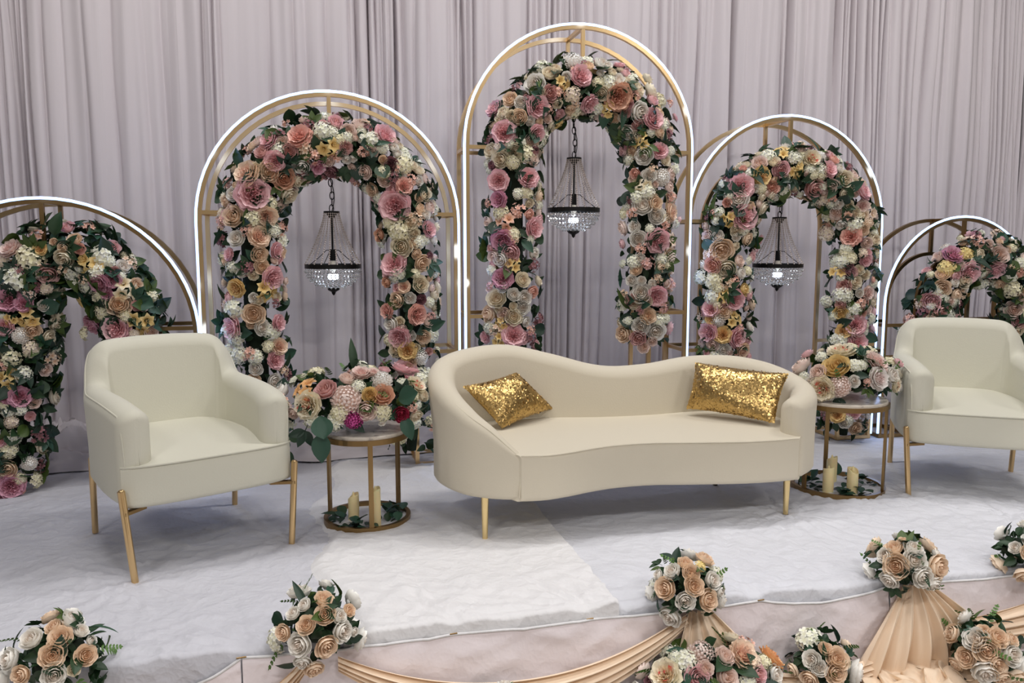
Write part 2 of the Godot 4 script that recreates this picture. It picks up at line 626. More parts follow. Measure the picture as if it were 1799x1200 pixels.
# ---------------------------------------------------------------- garland round a hoop
func garland(label: String, at: Vector3, pts: Array, R: float, flowers: String, seed: int, n_fill: int, n_leaf: int, taper_end := false) -> void:
	rng.seed = seed
	var root := thing("flower_garland", label, "garland", at, 0.0, "flower garlands on the gold arches")
	var P := catmull(pts, 12)
	var Rz := 0.12
	var core := PackedVector3Array()
	var rad := []
	for i in range(0, P.size(), 3):
		core.append(Vector3(P[i].x, P[i].y, 0))
		var e := minf(1.0, 0.45 + minf(i, P.size() - 1 - i) * 0.06)
		rad.append(R * 0.36 * e)
	var cb := MB.new()
	cb.tube(core, rad, 10)
	part("foam_core", cb.mesh(), M.foam, root)
	var taken := []
	for e in flowers.split(";"):
		var f := e.split(" ")
		var x := float(f[1]) * 0.01
		var y := float(f[2]) * 0.01
		var r := float(f[3]) * 0.01
		var best := 1e9
		var bp: Vector2 = P[0]
		for q in P:
			var d: float = q.distance_squared_to(Vector2(x, y))
			if d < best:
				best = d
				bp = q
		var off := Vector2(x, y) - bp
		var dl := off.length()
		var z := Rz * sqrt(maxf(0.0, 1.0 - pow(minf(1.0, dl / (R * 1.05)), 2)))
		var p := Vector3(x, y, z)
		put_flower(root, f[0], p, Vector3(off.x * 0.9, off.y * 0.9, maxf(z, 0.05) * 1.3), r)
		taken.append([p, r])
	# small blooms in the gaps
	var made := 0
	for tries in 6000:
		if made >= n_fill: break
		var i := rng.randi_range(2, P.size() - 3)
		var tdir: Vector2 = (P[i + 1] - P[i - 1]).normalized()
		var nd := Vector2(-tdir.y, tdir.x)
		var a := rng.randf_range(-1.75, 1.75)
		var off2: Vector2 = nd * sin(a) * R * 0.95
		var p2 := Vector3(P[i].x + off2.x, P[i].y + off2.y, cos(a) * Rz)
		var r2 := rng.randf_range(0.020, 0.038)
		var ok := true
		for q in taken:
			if p2.distance_to(q[0]) < (r2 + q[1]) * 0.62:
				ok = false
				break
		if not ok: continue
		put_flower(root, FILL[rng.randi() % FILL.size()], p2, Vector3(off2.x, off2.y, p2.z * 1.3), r2)
		taken.append([p2, r2])
		made += 1
	for k in n_leaf:
		var i2 := rng.randi_range(2, P.size() - 3)
		var td: Vector2 = (P[i2 + 1] - P[i2 - 1]).normalized()
		var nd2 := Vector2(-td.y, td.x)
		var a2 := rng.randf_range(-2.0, 2.0)
		if k % 3 == 0: a2 = (1.0 if rng.randf() < 0.5 else -1.0) * rng.randf_range(1.1, 1.8)
		var o3 := Vector3(nd2.x * sin(a2) * R * 0.82, nd2.y * sin(a2) * R * 0.82, cos(a2) * Rz * 0.82)
		var nr := Vector3(o3.x / R, o3.y / R, o3.z / Rz).normalized()
		var tg := rand_dir()
		var dir := (nr * rng.randf_range(0.45, 0.9) + (tg - nr * tg.dot(nr)).normalized() * 0.8).normalized()
		put_leaf(root, Vector3(P[i2].x, P[i2].y, 0) + o3, dir, nr, rng.randf_range(0.065, 0.12))
	var xf := []
	for k in 950:
		var i3 := rng.randi_range(1, P.size() - 2)
		var td3: Vector2 = (P[i3 + 1] - P[i3 - 1]).normalized()
		var nd3 := Vector2(-td3.y, td3.x)
		var a3 := rng.randf() * TAU
		var rr3 := rng.randf_range(0.3, 0.86)
		var o4 := Vector3(nd3.x * sin(a3) * R * rr3, nd3.y * sin(a3) * R * rr3, cos(a3) * Rz * rr3)
		var bs := frame((o4.normalized() + rand_dir() * 0.8), rng.randf() * TAU) * Basis(Vector3.RIGHT, rng.randf_range(0.2, 1.1))
		xf.append(Transform3D(bs.scaled(Vector3.ONE * rng.randf_range(0.05, 0.085)), Vector3(P[i3].x, P[i3].y, 0) + o4))
	put_filler(root, xf)

# ---------------------------------------------------------------- mound of flowers (centrepiece or posy)
func mound(called: String, label: String, group: String, at: Vector3, ax: Vector3, flowers: String, seed: int, n_fill: int, n_leaf: int, fill: Array, leaf_len: float, low: float) -> Node3D:
	rng.seed = seed
	var root := thing(called, label, "bouquet" if called == "rose_posy" else "centrepiece", at, 0.0, group)
	var cb := MB.new()
	var prof := []
	for k in 7:
		var th := lerpf(-PI / 2, PI / 2, k / 6.0)
		prof.append([cos(th), sin(th)])
	cb.lathe(prof, 14)
	part("foam_core", cb.mesh(), M.foam, root, Transform3D(Basis().scaled(ax * Vector3(0.5, 0.45, 0.5)), Vector3(0, 0.02, 0)))
	var taken := []
	for e in flowers.split(";"):
		var f := e.split(" ")
		var p := Vector3(float(f[1]), float(f[2]), float(f[3])) * 0.01
		var r := float(f[4]) * 0.01
		put_flower(root, f[0], p, p / (ax * ax), r, 0.25)
		taken.append([p, r])
	var made := 0
	for t in 1200:
		if made >= n_fill: break
		var d := rand_dir()
		if d.y < low: continue
		var p2 := d * ax
		var r2 := rng.randf_range(0.020, 0.036)
		var ok := true
		for q in taken:
			if p2.distance_to(q[0]) < (r2 + q[1]) * 0.8:
				ok = false
				break
		if not ok: continue
		put_flower(root, fill[rng.randi() % fill.size()], p2, d / ax, r2)
		taken.append([p2, r2])
		made += 1
	for k in n_leaf:
		var d2 := rand_dir()
		if d2.y < low - 0.1: d2.y = absf(d2.y)
		var nr := (d2 / ax).normalized()
		var tg := rand_dir()
		var dir := (nr * rng.randf_range(0.4, 0.9) + (tg - nr * tg.dot(nr)).normalized() * 0.8 + Vector3(0, 0.1, 0)).normalized()
		put_leaf(root, d2 * ax * 0.85, dir, nr, rng.randf_range(0.7, 1.15) * leaf_len, -1 if k % 4 else 4, -1 if k % 4 else 4)
	var xf := []
	for k in 130:
		var d3 := rand_dir()
		if d3.y < low: d3.y = absf(d3.y) * 0.6
		xf.append(Transform3D((frame(d3 + rand_dir() * 0.7, rng.randf() * TAU) * Basis(Vector3.RIGHT, rng.randf_range(0.2, 1.0))).scaled(Vector3.ONE * rng.randf_range(0.6, 1.0) * leaf_len), d3 * ax * 0.62))
	put_filler(root, xf)
	return root

# ---------------------------------------------------------------- gold arch with LED strip
func hoop_path(r: float, h: float, z: float) -> PackedVector3Array:
	var p := PackedVector3Array([Vector3(-r, 0.0, z), Vector3(-r, (h - r) * 0.5, z)])
	for k in 33:
		var a := PI * (1.0 - k / 32.0)
		p.append(Vector3(r * cos(a), h - r + r * sin(a), z))
	p.append(Vector3(r, (h - r) * 0.5, z))
	p.append(Vector3(r, 0.0, z))
	return p

func arch(label: String, at: Vector3, r: float, h: float, ri: float, side_y: Array, m: Material) -> void:
	var root := thing("gold_arch", label, "arch", at, 0.0, "gold arches with light strips")
	var T := 0.022
	var D := -0.28
	var hi := h - (r - ri)
	for q in [["outer_hoop", r, h, 0.0], ["outer_hoop", r, h, D], ["inner_hoop", ri, hi, 0.0], ["inner_hoop", ri, hi, D]]:
		var b := MB.new()
		b.bar(hoop_path(q[1], q[2], q[3]), T, T, Vector3(0, 0, 1))
		part(q[0], b.mesh(), m, root)
	var e := T * 0.5
	for z in [0.0, D]:
		var b2 := MB.new()
		b2.bar(PackedVector3Array([Vector3(0, hi + e, z), Vector3(0, h - e, z)]), T * 0.9, T * 0.9, Vector3(0, 0, 1))
		part("top_strut", b2.mesh(), m, root)
		for s in [-1.0, 1.0]:
			for y in side_y:
				var b3 := MB.new()
				b3.bar(PackedVector3Array([Vector3(s * (ri + e), y, z), Vector3(s * (r - e), y, z)]), T * 0.9, T * 0.9, Vector3(0, 0, 1))
				part("spacer_bar", b3.mesh(), m, root)
			var b4 := MB.new()
			b4.bar(PackedVector3Array([Vector3(s * (ri + e), e, z), Vector3(s * (r - e), e, z)]), T * 0.9, T * 0.9, Vector3(0, 0, 1))
			part("base_bar", b4.mesh(), m, root)
	var links := [Vector3(0, h, 0), Vector3(-r, e, 0), Vector3(r, e, 0), Vector3(-ri, e, 0), Vector3(ri, e, 0)]
	for y in side_y:
		links.append(Vector3(-r, y, 0))
		links.append(Vector3(r, y, 0))
	for p in links:
		var b5 := MB.new()
		b5.bar(PackedVector3Array([p + Vector3(0, 0, -e), p + Vector3(0, 0, D + e)]), T * 0.9, T * 0.9, Vector3(0, 1, 0) if absf(p.x) > 0.01 else Vector3(1, 0, 0))
		part("depth_bar", b5.mesh(), m, root)
	# light strip on the outside of the front hoop, a bit proud of it
	var lp := hoop_path(r + 0.015, h + 0.015, 0.008)
	lp[0].y = 0.03
	lp[lp.size() - 1].y = 0.03
	var lb := MB.new()
	lb.tube(lp, 0.0078, 8)
	part("led_strip", lb.mesh(), M.led, root)
	for k in 7:
		var f := (k + 0.5) / 7.0
		var total := PI * r + 2.0 * (h - r)
		var d := f * total
		var p := Vector3.ZERO
		if d < h - r:
			p = Vector3(-r, d, 0)
		elif d > total - (h - r):
			p = Vector3(r, total - d, 0)
		else:
			var a := PI - (d - (h - r)) / r
			p = Vector3(r * cos(a), h - r + r * sin(a), 0)
		var o := OmniLight3D.new()
		o.name = "strip_light"
		o.light_color = Color(0.62, 0.74, 1.0)
		o.light_energy = LED_OMNI
		o.light_size = 0.05
		o.omni_range = 12.0
		o.omni_attenuation = 2.0
		o.shadow_enabled = true
		var outw := Vector3(p.x, p.y - minf(p.y, h - r), 0).normalized()
		o.position = p + outw * 0.05 + Vector3(0, 0, 0.04)
		root.add_child(o, true)

# ---------------------------------------------------------------- chandelier
func chandelier(label: String, at: Vector3, chain_top: float, rr := 0.145) -> void:
	# at = centre of the black ring; strands rise 0.26 to the top plate
	var root := thing("crystal_chandelier", label, "chandelier", at, 0.0, "small crystal chandeliers")
	var H := 0.285
	var b := MB.new()
	b.lathe([[rr - 0.004, -0.012], [rr + 0.003, -0.012], [rr + 0.003, 0.012], [rr - 0.004, 0.012], [rr - 0.004, -0.012]], 40)
	part("ring_band", b.mesh(true), M.black, root)
	b = MB.new()
	b.lathe([[0.0, H + 0.006], [0.042, H + 0.006], [0.042, H - 0.004], [0.03, H - 0.006], [0.012, H - 0.03], [0.0, H - 0.03]], 20)
	part("top_plate", b.mesh(true), M.black, root)
	b = MB.new()
	b.tube(PackedVector3Array([Vector3(0, H, 0), Vector3(0, 0.09, 0)]), 0.005, 8)
	b.lathe([[0.0, 0.09], [0.016, 0.09], [0.016, 0.03], [0.0, 0.03]], 12)
	part("stem", b.mesh(true), M.black, root)
	for k in 4:
		var a := TAU * k / 4.0 + 0.4
		var bb := MB.new()
		var d := Vector3(cos(a), 0, sin(a))
		bb.tube(PackedVector3Array([Vector3(0, 0.085, 0), d * 0.035 + Vector3(0, 0.085, 0), d * 0.08 + Vector3(0, 0.045, 0), d * (rr - 0.004)]), 0.0022, 5)
		part("arm", bb.mesh(), M.black, root)
	# bead strands swagging from plate to ring
	var sm := MB.new()
	for k in 24:
		var f := k / 23.0
		var r := lerpf(0.040, rr, pow(f, 1.35))
		sm.gem(Vector3(r, lerpf(H - 0.006, 0.012, f), 0), 0.0050, 0.0062, 4)
	var strand := sm.mesh(true)
	for k in 22:
		part("bead_strand", strand, M.bead, root, Transform3D(Basis(Vector3.UP, TAU * k / 22.0), Vector3.ZERO))
	# bowl of crystal rows
	for row in 6:
		var th := 0.12 + row * 0.25
		var r2 := rr * cos(th)
		var y := -0.014 - sin(th) * 0.105
		var cnt := maxi(8, int(TAU * r2 / 0.021))
		var gb := MB.new()
		for k in cnt:
			var a2 := TAU * (k + 0.5 * (row % 2)) / cnt
			gb.gem(Vector3(cos(a2) * r2, y, sin(a2) * r2), 0.0095, 0.012, 6)
		part("crystal_row", gb.mesh(true), M.crystal, root)
	b = MB.new()
	b.lathe([[0.0, -0.115], [0.036, -0.115], [0.03, -0.128], [0.012, -0.138], [0.008, -0.15], [0.0, -0.158]], 16)
	part("finial", b.mesh(true), M.black, root)
	b = MB.new()
	b.lathe([[0.0, 0.03], [0.014, 0.028], [0.017, 0.0], [0.012, -0.03], [0.0, -0.036]], 14)
	part("candle_sleeve", b.mesh(), M.frost, root)
	b = MB.new()
	b.lathe([[0.0, -0.042], [0.026, -0.044], [0.03, -0.056], [0.024, -0.07], [0.0, -0.074]], 16)
	part("bulb", b.mesh(), M.bulb, root)
	var o := OmniLight3D.new()
	o.name = "bulb_light"
	o.light_color = Color(0.82, 0.9, 1.0)
	o.light_energy = 0.02
	o.light_size = 0.02
	o.omni_range = 12.0
	o.omni_attenuation = 2.0
	o.shadow_enabled = true
	o.position = Vector3(0, -0.058, 0)
	root.add_child(o, true)
	# chain of oval links up to the garland
	var n_link := int((chain_top - H) / 0.034)
	var chain := MB.new()
	for k in n_link:
		var y0 := H + 0.02 + k * 0.034
		var ring := PackedVector3Array()
		for q in 12:
			var a3 := TAU * q / 12.0
			var pt := Vector3(cos(a3) * 0.011, y0 + sin(a3) * 0.021, 0)
			if k % 2: pt = Vector3(0, pt.y, pt.x)
			pt.x += sin(k * 0.9) * 0.004
			ring.append(pt)
		chain.tube(ring, 0.0028, 5, true)
	var cord := PackedVector3Array()
	for k in 9:
		var f2 := k / 8.0
		cord.append(Vector3(0.016 * sin(f2 * PI * 1.6), lerpf(H, chain_top, f2), 0.008 * cos(f2 * 4.0)))
	part("chain", chain.mesh(), M.black, root)
	var cd := MB.new()
	cd.tube(cord, 0.0025, 5)
	part("cord", cd.mesh(), M.black, root)

# ---------------------------------------------------------------- upholstered shell that follows a plan curve
func shell(path: Array, hs: Array, th: Array, lean: Array, bottom: float, seat: float, inward: float) -> Mesh:
	var cnt := path.size()
	var rows := []
	var prof_n := 0
	var idx := []      # [point, tangent, h, thickness, lean]
	for i in cnt:
		var a: Vector2 = path[maxi(i - 1, 0)]
		var c: Vector2 = path[mini(i + 1, cnt - 1)]
		idx.append([path[i], (c - a).normalized(), hs[i], th[i], lean[i], 0.0])
	var full := []
	var ends := 5
	for k in ends:      # rounded start
		var ph := PI / 2 * (1.0 - float(k) / ends)
		full.append([idx[0][0], idx[0][1], idx[0][2], idx[0][3], idx[0][4], -ph])
	full.append_array(idx)
	for k in ends:
		var ph2 := PI / 2 * float(k + 1) / ends
		full.append([idx[cnt - 1][0], idx[cnt - 1][1], idx[cnt - 1][2], idx[cnt - 1][3], idx[cnt - 1][4], ph2])
	for q in full:
		var t: Vector2 = q[1]
		var nn := Vector2(-t.y, t.x) * inward
		var h: float = q[2]
		var w: float = q[3]
		var re := w * 0.42
		var ph3: float = absf(q[5])
		var shrink := re * (1.0 - cos(ph3))
		var org: Vector2 = q[0] + t * (re * sin(ph3) * signf(q[5]) - (signf(q[5]) * 0.0))
		var pts := []
		var rb := 0.022
		var d0 := shrink
		var d1 := w - shrink
		var hh := h - shrink * 0.6
		var rt := (d1 - d0) * 0.5
		var rv := minf(rt, 0.055)
		pts.append([d0 + rb, bottom + shrink * 0.3])
		pts.append([d0 + rb * 0.35, bottom + rb * 0.35 + shrink * 0.3])
		pts.append([d0, bottom + rb + shrink * 0.3])
		for k in 4:
			pts.append([d0, lerpf(bottom + rb, hh - rv, (k + 1) / 5.0)])
		for k in 11:
			var a2 := PI * (1.0 - k / 10.0)
			pts.append([d0 + rt + rt * cos(a2), hh - rv + rv * sin(a2)])
		pts.append([d1, lerpf(hh - rv, seat - 0.03, 0.5)])
		pts.append([d1, seat - 0.04])
		pts.append([d1, bottom + 0.01])
		var row := PackedVector3Array()
		for p in pts:
			var up := clampf((p[1] - seat) / 0.4, 0.0, 1.0)
			var dd: float = p[0] - q[4] * up
			var xz: Vector2 = org + nn * dd
			row.append(Vector3(xz.x, p[1], xz.y))
		rows.append(row)
	var b := MB.new()
	b.grid(rows, false, true)
	b.fan(rows[0])
	var l: PackedVector3Array = rows[rows.size() - 1].duplicate()
	l.reverse()
	b.fan(l)
	return b.mesh()

# seat block: fronts F, middles Md and backs B run left to right; y0 bottom, y1 seat edge
func seat_block(F: Array, Md: Array, B: Array, y0: float, y1: float, crown: float, rad := 0.02) -> Mesh:
	var rows := []
	var cnt := F.size()
	for i in cnt:
		var f: Vector2 = F[i]
		var md: Vector2 = Md[i]
		var bk: Vector2 = B[i]
		var inn := (md - f).normalized()
		var row := PackedVector3Array()
		row.append(Vector3(bk.x, y0 + 0.004, bk.y))
		var g := f + inn * 0.04
		row.append(Vector3(g.x, y0 + 0.004, g.y))
		g = f + inn * 0.018
		row.append(Vector3(g.x, y0, g.y))
		g = f + inn * 0.004
		row.append(Vector3(g.x, y0 + 0.006, g.y))
		row.append(Vector3(f.x, y0 + 0.02, f.y))
		for k in 3:
			row.append(Vector3(f.x, lerpf(y0 + 0.02, y1 - rad, (k + 1) / 4.0), f.y))
		for k in 5:
			var a := PI / 2 * k / 4.0
			g = f + inn * rad * (1.0 - cos(a))
			row.append(Vector3(g.x, y1 - rad + rad * sin(a), g.y))
		for k in 14:
			var t := (k + 1) / 14.0
			var p := (f + inn * rad).lerp(md, t).lerp(md.lerp(bk, t), t)
			var side := 1.0 - pow(absf(2.0 * i / (cnt - 1) - 1.0), 6.0)
			row.append(Vector3(p.x, y1 + crown * sin(minf(1.0, t * 2.2) * PI / 2) * (0.35 + 0.65 * side), p.y))
		rows.append(row)
	var b := MB.new()
	b.grid(rows, false, true)
	b.fan(rows[0])
	var l: PackedVector3Array = rows[cnt - 1].duplicate()
	l.reverse()
	b.fan(l)
	return b.mesh()

func v2s(a: Array) -> Array:
	var o := []
	for i in range(0, a.size(), 2):
		o.append(Vector2(a[i], a[i + 1]))
	return o

func resample(src: Array, n: int) -> Array:
	var o := []
	for i in n:
		var f := float(i) / (n - 1) * (src.size() - 1)
		var k := mini(int(f), src.size() - 2)
		o.append(src[k] + (src[k + 1] - src[k]) * (f - k))
	return o

func make_sofa() -> void:
	var root := thing("curved_sofa", "cream velvet loveseat with a wavy curved back and slim gold legs", "sofa", Vector3(1.3, 0, -3.35))
	var o := Vector2(1.3, -3.35)
	var outer := v2s([0.735, -3.02, 0.62, -3.062, 0.52, -3.14, 0.455, -3.27, 0.435, -3.42, 0.49, -3.57, 0.63, -3.68, 0.83, -3.725, 1.05, -3.705, 1.28, -3.665, 1.50, -3.66, 1.75, -3.69, 1.98, -3.675, 2.14, -3.59, 2.215, -3.44, 2.21, -3.28, 2.14, -3.15, 2.035, -3.062])
	for i in outer.size():
		outer[i] -= o
	var hs := [0.385, 0.487, 0.555, 0.615, 0.672, 0.718, 0.745, 0.752, 0.705, 0.648, 0.648, 0.674, 0.672, 0.648, 0.615, 0.588, 0.568, 0.552]
	var th := [0.05, 0.085, 0.10, 0.11, 0.12, 0.12, 0.12, 0.12, 0.12, 0.12, 0.12, 0.12, 0.12, 0.12, 0.12, 0.12, 0.12, 0.11]
	var ln := [0.0, 0.01, 0.02, 0.03, 0.04, 0.05, 0.05, 0.05, 0.04, 0.04, 0.04, 0.04, 0.05, 0.04, 0.03, 0.02, 0.01, 0.0]
	var per := 6
	var P := catmull(outer, per)
	var n := P.size()
	var H := catmull(hs, per)
	var TH := catmull(th, per)
	var LN := catmull(ln, per)
	part("back_shell", shell(P, H, TH, LN, 0.2, 0.40, 1.0), M.velvet, root)
	var F := catmull(v2s([0.735, -3.012, 0.84, -3.0, 0.94, -3.022, 1.05, -3.062, 1.16, -3.09, 1.32, -3.095, 1.46, -3.07, 1.70, -3.028, 1.85, -3.02, 1.985, -3.03]), 6)
	var cnt := F.size()
	var Md := []
	var Bk := []
	for i in cnt:
		var f := float(i) / (cnt - 1)
		F[i] -= o
		Md.append(Vector2(0.53, -3.17).lerp(Vector2(2.16, -3.2), f) + Vector2(0, -0.1 * sin(f * PI)) - o)
		Bk.append(Vector2(0.52, -3.50).lerp(Vector2(2.13, -3.48), f) + Vector2(0, -0.15 * sqrt(sin(f * PI))) - o)
	part("seat", seat_block(F, Md, Bk, 0.2, 0.392, 0.018), M.velvet, root)
	var pp := PackedVector3Array()
	for q in F:
		pp.append(Vector3(q.x, 0.388, q.y - 0.004))
	var pb := MB.new()
	pb.tube(pp, 0.0035, 6)
	part("piping", pb.mesh(), M.velvet, root)
	# piping down the end of each arm
	for side in [0, 1]:
		var sp := PackedVector3Array()
		if side == 0:
			for k in range(0, 26):
				var w: float = TH[k] * 0.16
				var t: Vector2 = (P[mini(k + 1, n - 1)] - P[maxi(k - 1, 0)]).normalized()
				var nn := Vector2(-t.y, t.x)
				var q2: Vector2 = P[k] + nn * w
				sp.append(Vector3(q2.x, H[k] - 0.010, q2.y))
			sp.insert(0, Vector3(F[0].x - 0.008, 0.215, F[0].y - 0.004))
			var pb2 := MB.new()
			pb2.tube(sp, 0.003, 6)
			part("piping", pb2.mesh(), M.velvet, root)
	for p in [Vector2(0.605, -3.115), Vector2(1.99, -3.12), Vector2(0.86, -3.62), Vector2(1.9, -3.62)]:
		var lb := MB.new()
		lb.lathe([[0.0, 0.21], [0.0165, 0.21], [0.011, 0.018], [0.0, 0.018]], 16, Vector3(p.x - o.x, 0, p.y - o.y))
		var leg := part("leg", lb.mesh(true), M.gold_bright, root)
		var tb := MB.new()
		tb.lathe([[0.0, 0.018], [0.0125, 0.018], [0.0125, 0.006], [0.0, 0.006]], 14, Vector3(p.x - o.x, 0, p.y - o.y))
		part("foot_tip", tb.mesh(true), M.rubber, leg)

func make_cushion(label: String, c: Array, T: float, seed: int) -> void:
	# c = four corners: top left, top right, bottom right, bottom left
	rng.seed = seed
	var mid: Vector3 = (c[0] + c[1] + c[2] + c[3]) * 0.25
	var root := thing("sequin_cushion", label, "cushion", mid, 0.0, "gold sequin cushions")
	var nrm: Vector3 = (c[1] - c[3]).cross(c[0] - c[2]).normalized()
	if nrm.z < 0: nrm = -nrm
	var f := func(u: float, v: float, s: float) -> Vector3:
		var uu := u * (1.0 - 0.05 * (1.0 - v * v))
		var vv := v * (1.0 - 0.07 * (1.0 - u * u))
		var a: float = (uu + 1) * 0.5
		var b2: float = (vv + 1) * 0.5
		var p: Vector3 = (c[3] as Vector3).lerp(c[2], a).lerp((c[0] as Vector3).lerp(c[1], a), b2)
		var th := T * pow(maxf(0.0, (1.0 - pow(absf(u), 2.4)) * (1.0 - pow(absf(v), 2.4))), 0.55)
		th *= 1.0 + 0.05 * sin(u * 4.0 + v * 3.0 + seed)
		return p - mid + nrm * th * s
	var b := MB.new()
	for s in [1.0, -1.0]:
		var rows := []
		for i in 25:
			var row := PackedVector3Array()
			for j in 25:
				row.append(f.call(2.0 * i / 24.0 - 1.0, (2.0 * j / 24.0 - 1.0) * s, s))
			rows.append(row)
		b.grid(rows)
	part("cover", b.mesh(), M.sequin_base, root)
	var disc := MB.new()
	var ring := PackedVector3Array()
	for k in 6:
		ring.append(Vector3(cos(TAU * k / 6.0), 0, sin(TAU * k / 6.0)))
	disc.fan(ring)
	var mm := MultiMesh.new()
	mm.transform_format = MultiMesh.TRANSFORM_3D
	mm.mesh = disc.mesh()
	var xf := []
	var nu := 62
	var nv := 40
	for s in [1.0, -1.0]:
		if s < 0: continue
		for i in nu:
			for j in nv:
				var u := 2.0 * (i + 0.5 + rng.randf_range(-0.3, 0.3)) / nu - 1.0
				var v := 2.0 * (j + 0.5 * (i % 2) + 0.25 + rng.randf_range(-0.3, 0.3)) / nv - 1.0
				v = clampf(v, -0.995, 0.995)
				var p: Vector3 = f.call(u, v, s)
				var pu: Vector3 = f.call(u + 0.01, v, s)
				var pv: Vector3 = f.call(u, v + 0.01 if v < 0.98 else v - 0.01, s)
				var n2 := (pu - p).cross(pv - p).normalized()
				if n2.dot(nrm) < 0: n2 = -n2
				var n3 := (n2 + rand_dir() * (rng.randf_range(0.05, 0.2) if rng.randf() < 0.86 else 0.6)).normalized()
				xf.append(Transform3D(frame(n3, rng.randf() * TAU).scaled(Vector3.ONE * 0.0052), p + n2 * 0.0028))
	mm.instance_count = xf.size()
	for i in xf.size():
		mm.set_instance_transform(i, xf[i])
	var o := MultiMeshInstance3D.new()
	o.name = "sequins"
	o.multimesh = mm
	o.material_override = M.sequin
	o.set_meta("kind", "stuff")
	root.add_child(o, true)

func make_armchair(label: String, at: Vector3, turn: float) -> void:
	var root := thing("armchair", label, "armchair", at, turn, "cream armchairs with gold legs")
	var half := v2s([0.325, 0.275, 0.335, 0.19, 0.34, 0.08, 0.338, -0.05, 0.333, -0.15, 0.322, -0.205, 0.303, -0.255, 0.272, -0.295, 0.225, -0.325, 0.12, -0.35, 0.0, -0.357])
	var hh := [0.63, 0.642, 0.648, 0.65, 0.65, 0.654, 0.672, 0.76, 0.815, 0.826, 0.828]
	var tt := [0.12, 0.12, 0.118, 0.115, 0.11, 0.105, 0.105, 0.105, 0.105, 0.105, 0.105]
	var ll := [0.0, 0.0, 0.0, 0.01, 0.015, 0.02, 0.035, 0.05, 0.06, 0.065, 0.065]
	var pts := []
	var H0 := []
	var T0 := []
	var L0 := []
	for i in half.size():
		pts.append(Vector2(-half[i].x, half[i].y))
		H0.append(hh[i])
		T0.append(tt[i])
		L0.append(ll[i])
	for i in range(half.size() - 2, -1, -1):
		pts.append(half[i])
		H0.append(hh[i])
		T0.append(tt[i])
		L0.append(ll[i])
	var P := catmull(pts, 6)
	var H := catmull(H0, 6)
	var TH := catmull(T0, 6)
	part("back_shell", shell(P, H, TH, catmull(L0, 6), 0.275, 0.42, 1.0), M.velvet_cool, root)
	var F := []
	var Md := []
	var Bk := []
	for i in 31:
		var f := i / 30.0
		var x := lerpf(-0.318, 0.318, f)
		F.append(Vector2(x, 0.345 - 0.025 * pow(absf(2 * f - 1), 3.0) - 0.02 * pow(absf(2 * f - 1), 12.0)))
		Md.append(Vector2(lerpf(-0.30, 0.30, f), 0.0))
		Bk.append(Vector2(lerpf(-0.2, 0.2, f), -0.29))
	part("seat", seat_block(F, Md, Bk, 0.27, 0.43, 0.03, 0.022), M.velvet_cool, root)
	var pp := PackedVector3Array()
	for q in F:
		pp.append(Vector3(q.x, 0.425, q.y - 0.002))
	var pb := MB.new()
	pb.tube(pp, 0.005, 6)
	part("piping", pb.mesh(), M.velvet_cool, root)
	# piping along the outer top edge of the shell
	var sp := PackedVector3Array()
	var n := P.size()
	for k in n:
		var t: Vector2 = (P[mini(k + 1, n - 1)] - P[maxi(k - 1, 0)]).normalized()
		var nn := Vector2(-t.y, t.x)
		var up := clampf((H[k] - 0.02 - 0.42) / 0.4, 0.0, 1.0)
		var ln: float = catmull(L0, 6)[k]
		var q2: Vector2 = P[k] + nn * (TH[k] * 0.10 - ln * up)
		sp.append(Vector3(q2.x, H[k] - 0.024, q2.y))
	for s in [0, 1]:
		var e := sp.size() - 1 if s else 0
		var p0 := sp[e]
		var add := []
		for k in 6:
			var f2 := (k + 1) / 6.0
			add.append(Vector3(p0.x * (1.0 - 0.03 * f2), lerpf(p0.y, 0.43, f2), p0.z + 0.034 * sin(minf(1.0, f2 * 2.0) * PI / 2)))
		for a in add:
			if s: sp.append(a)
			else: sp.insert(0, a)
	var pb2 := MB.new()
	pb2.tube(sp, 0.0038, 6)
	part("piping", pb2.mesh(), M.velvet_cool, root)
	for sx in [-1.0, 1.0]:
		for sz in [-1.0, 1.0]:
			var top := Vector3(0.335 * sx if sz > 0 else 0.30 * sx, 0.335, 0.30 if sz > 0 else -0.29)
			var foot := Vector3(0.298 * sx, 0.004, 0.335 * sz if sz > 0 else 0.32 * sz)
			if sz > 0: top = Vector3(0.325 * sx, 0.345, 0.325)
			var lb := MB.new()
			lb.tube(PackedVector3Array([foot, top, top + (top - foot).normalized() * 0.006]), [0.0125, 0.0135, 0.009], 14)
			var leg := part("leg", lb.mesh(), M.gold, root)
			var kb := MB.new()
			kb.bar(PackedVector3Array([Vector3(top.x * 0.98, 0.262, lerpf(top.z, foot.z, 0.2)), Vector3(top.x * 0.72, 0.262, top.z * 0.85)]), 0.012, 0.03, Vector3(0, 0, 1))
			part("bracket", kb.mesh(), M.gold_dark, leg)

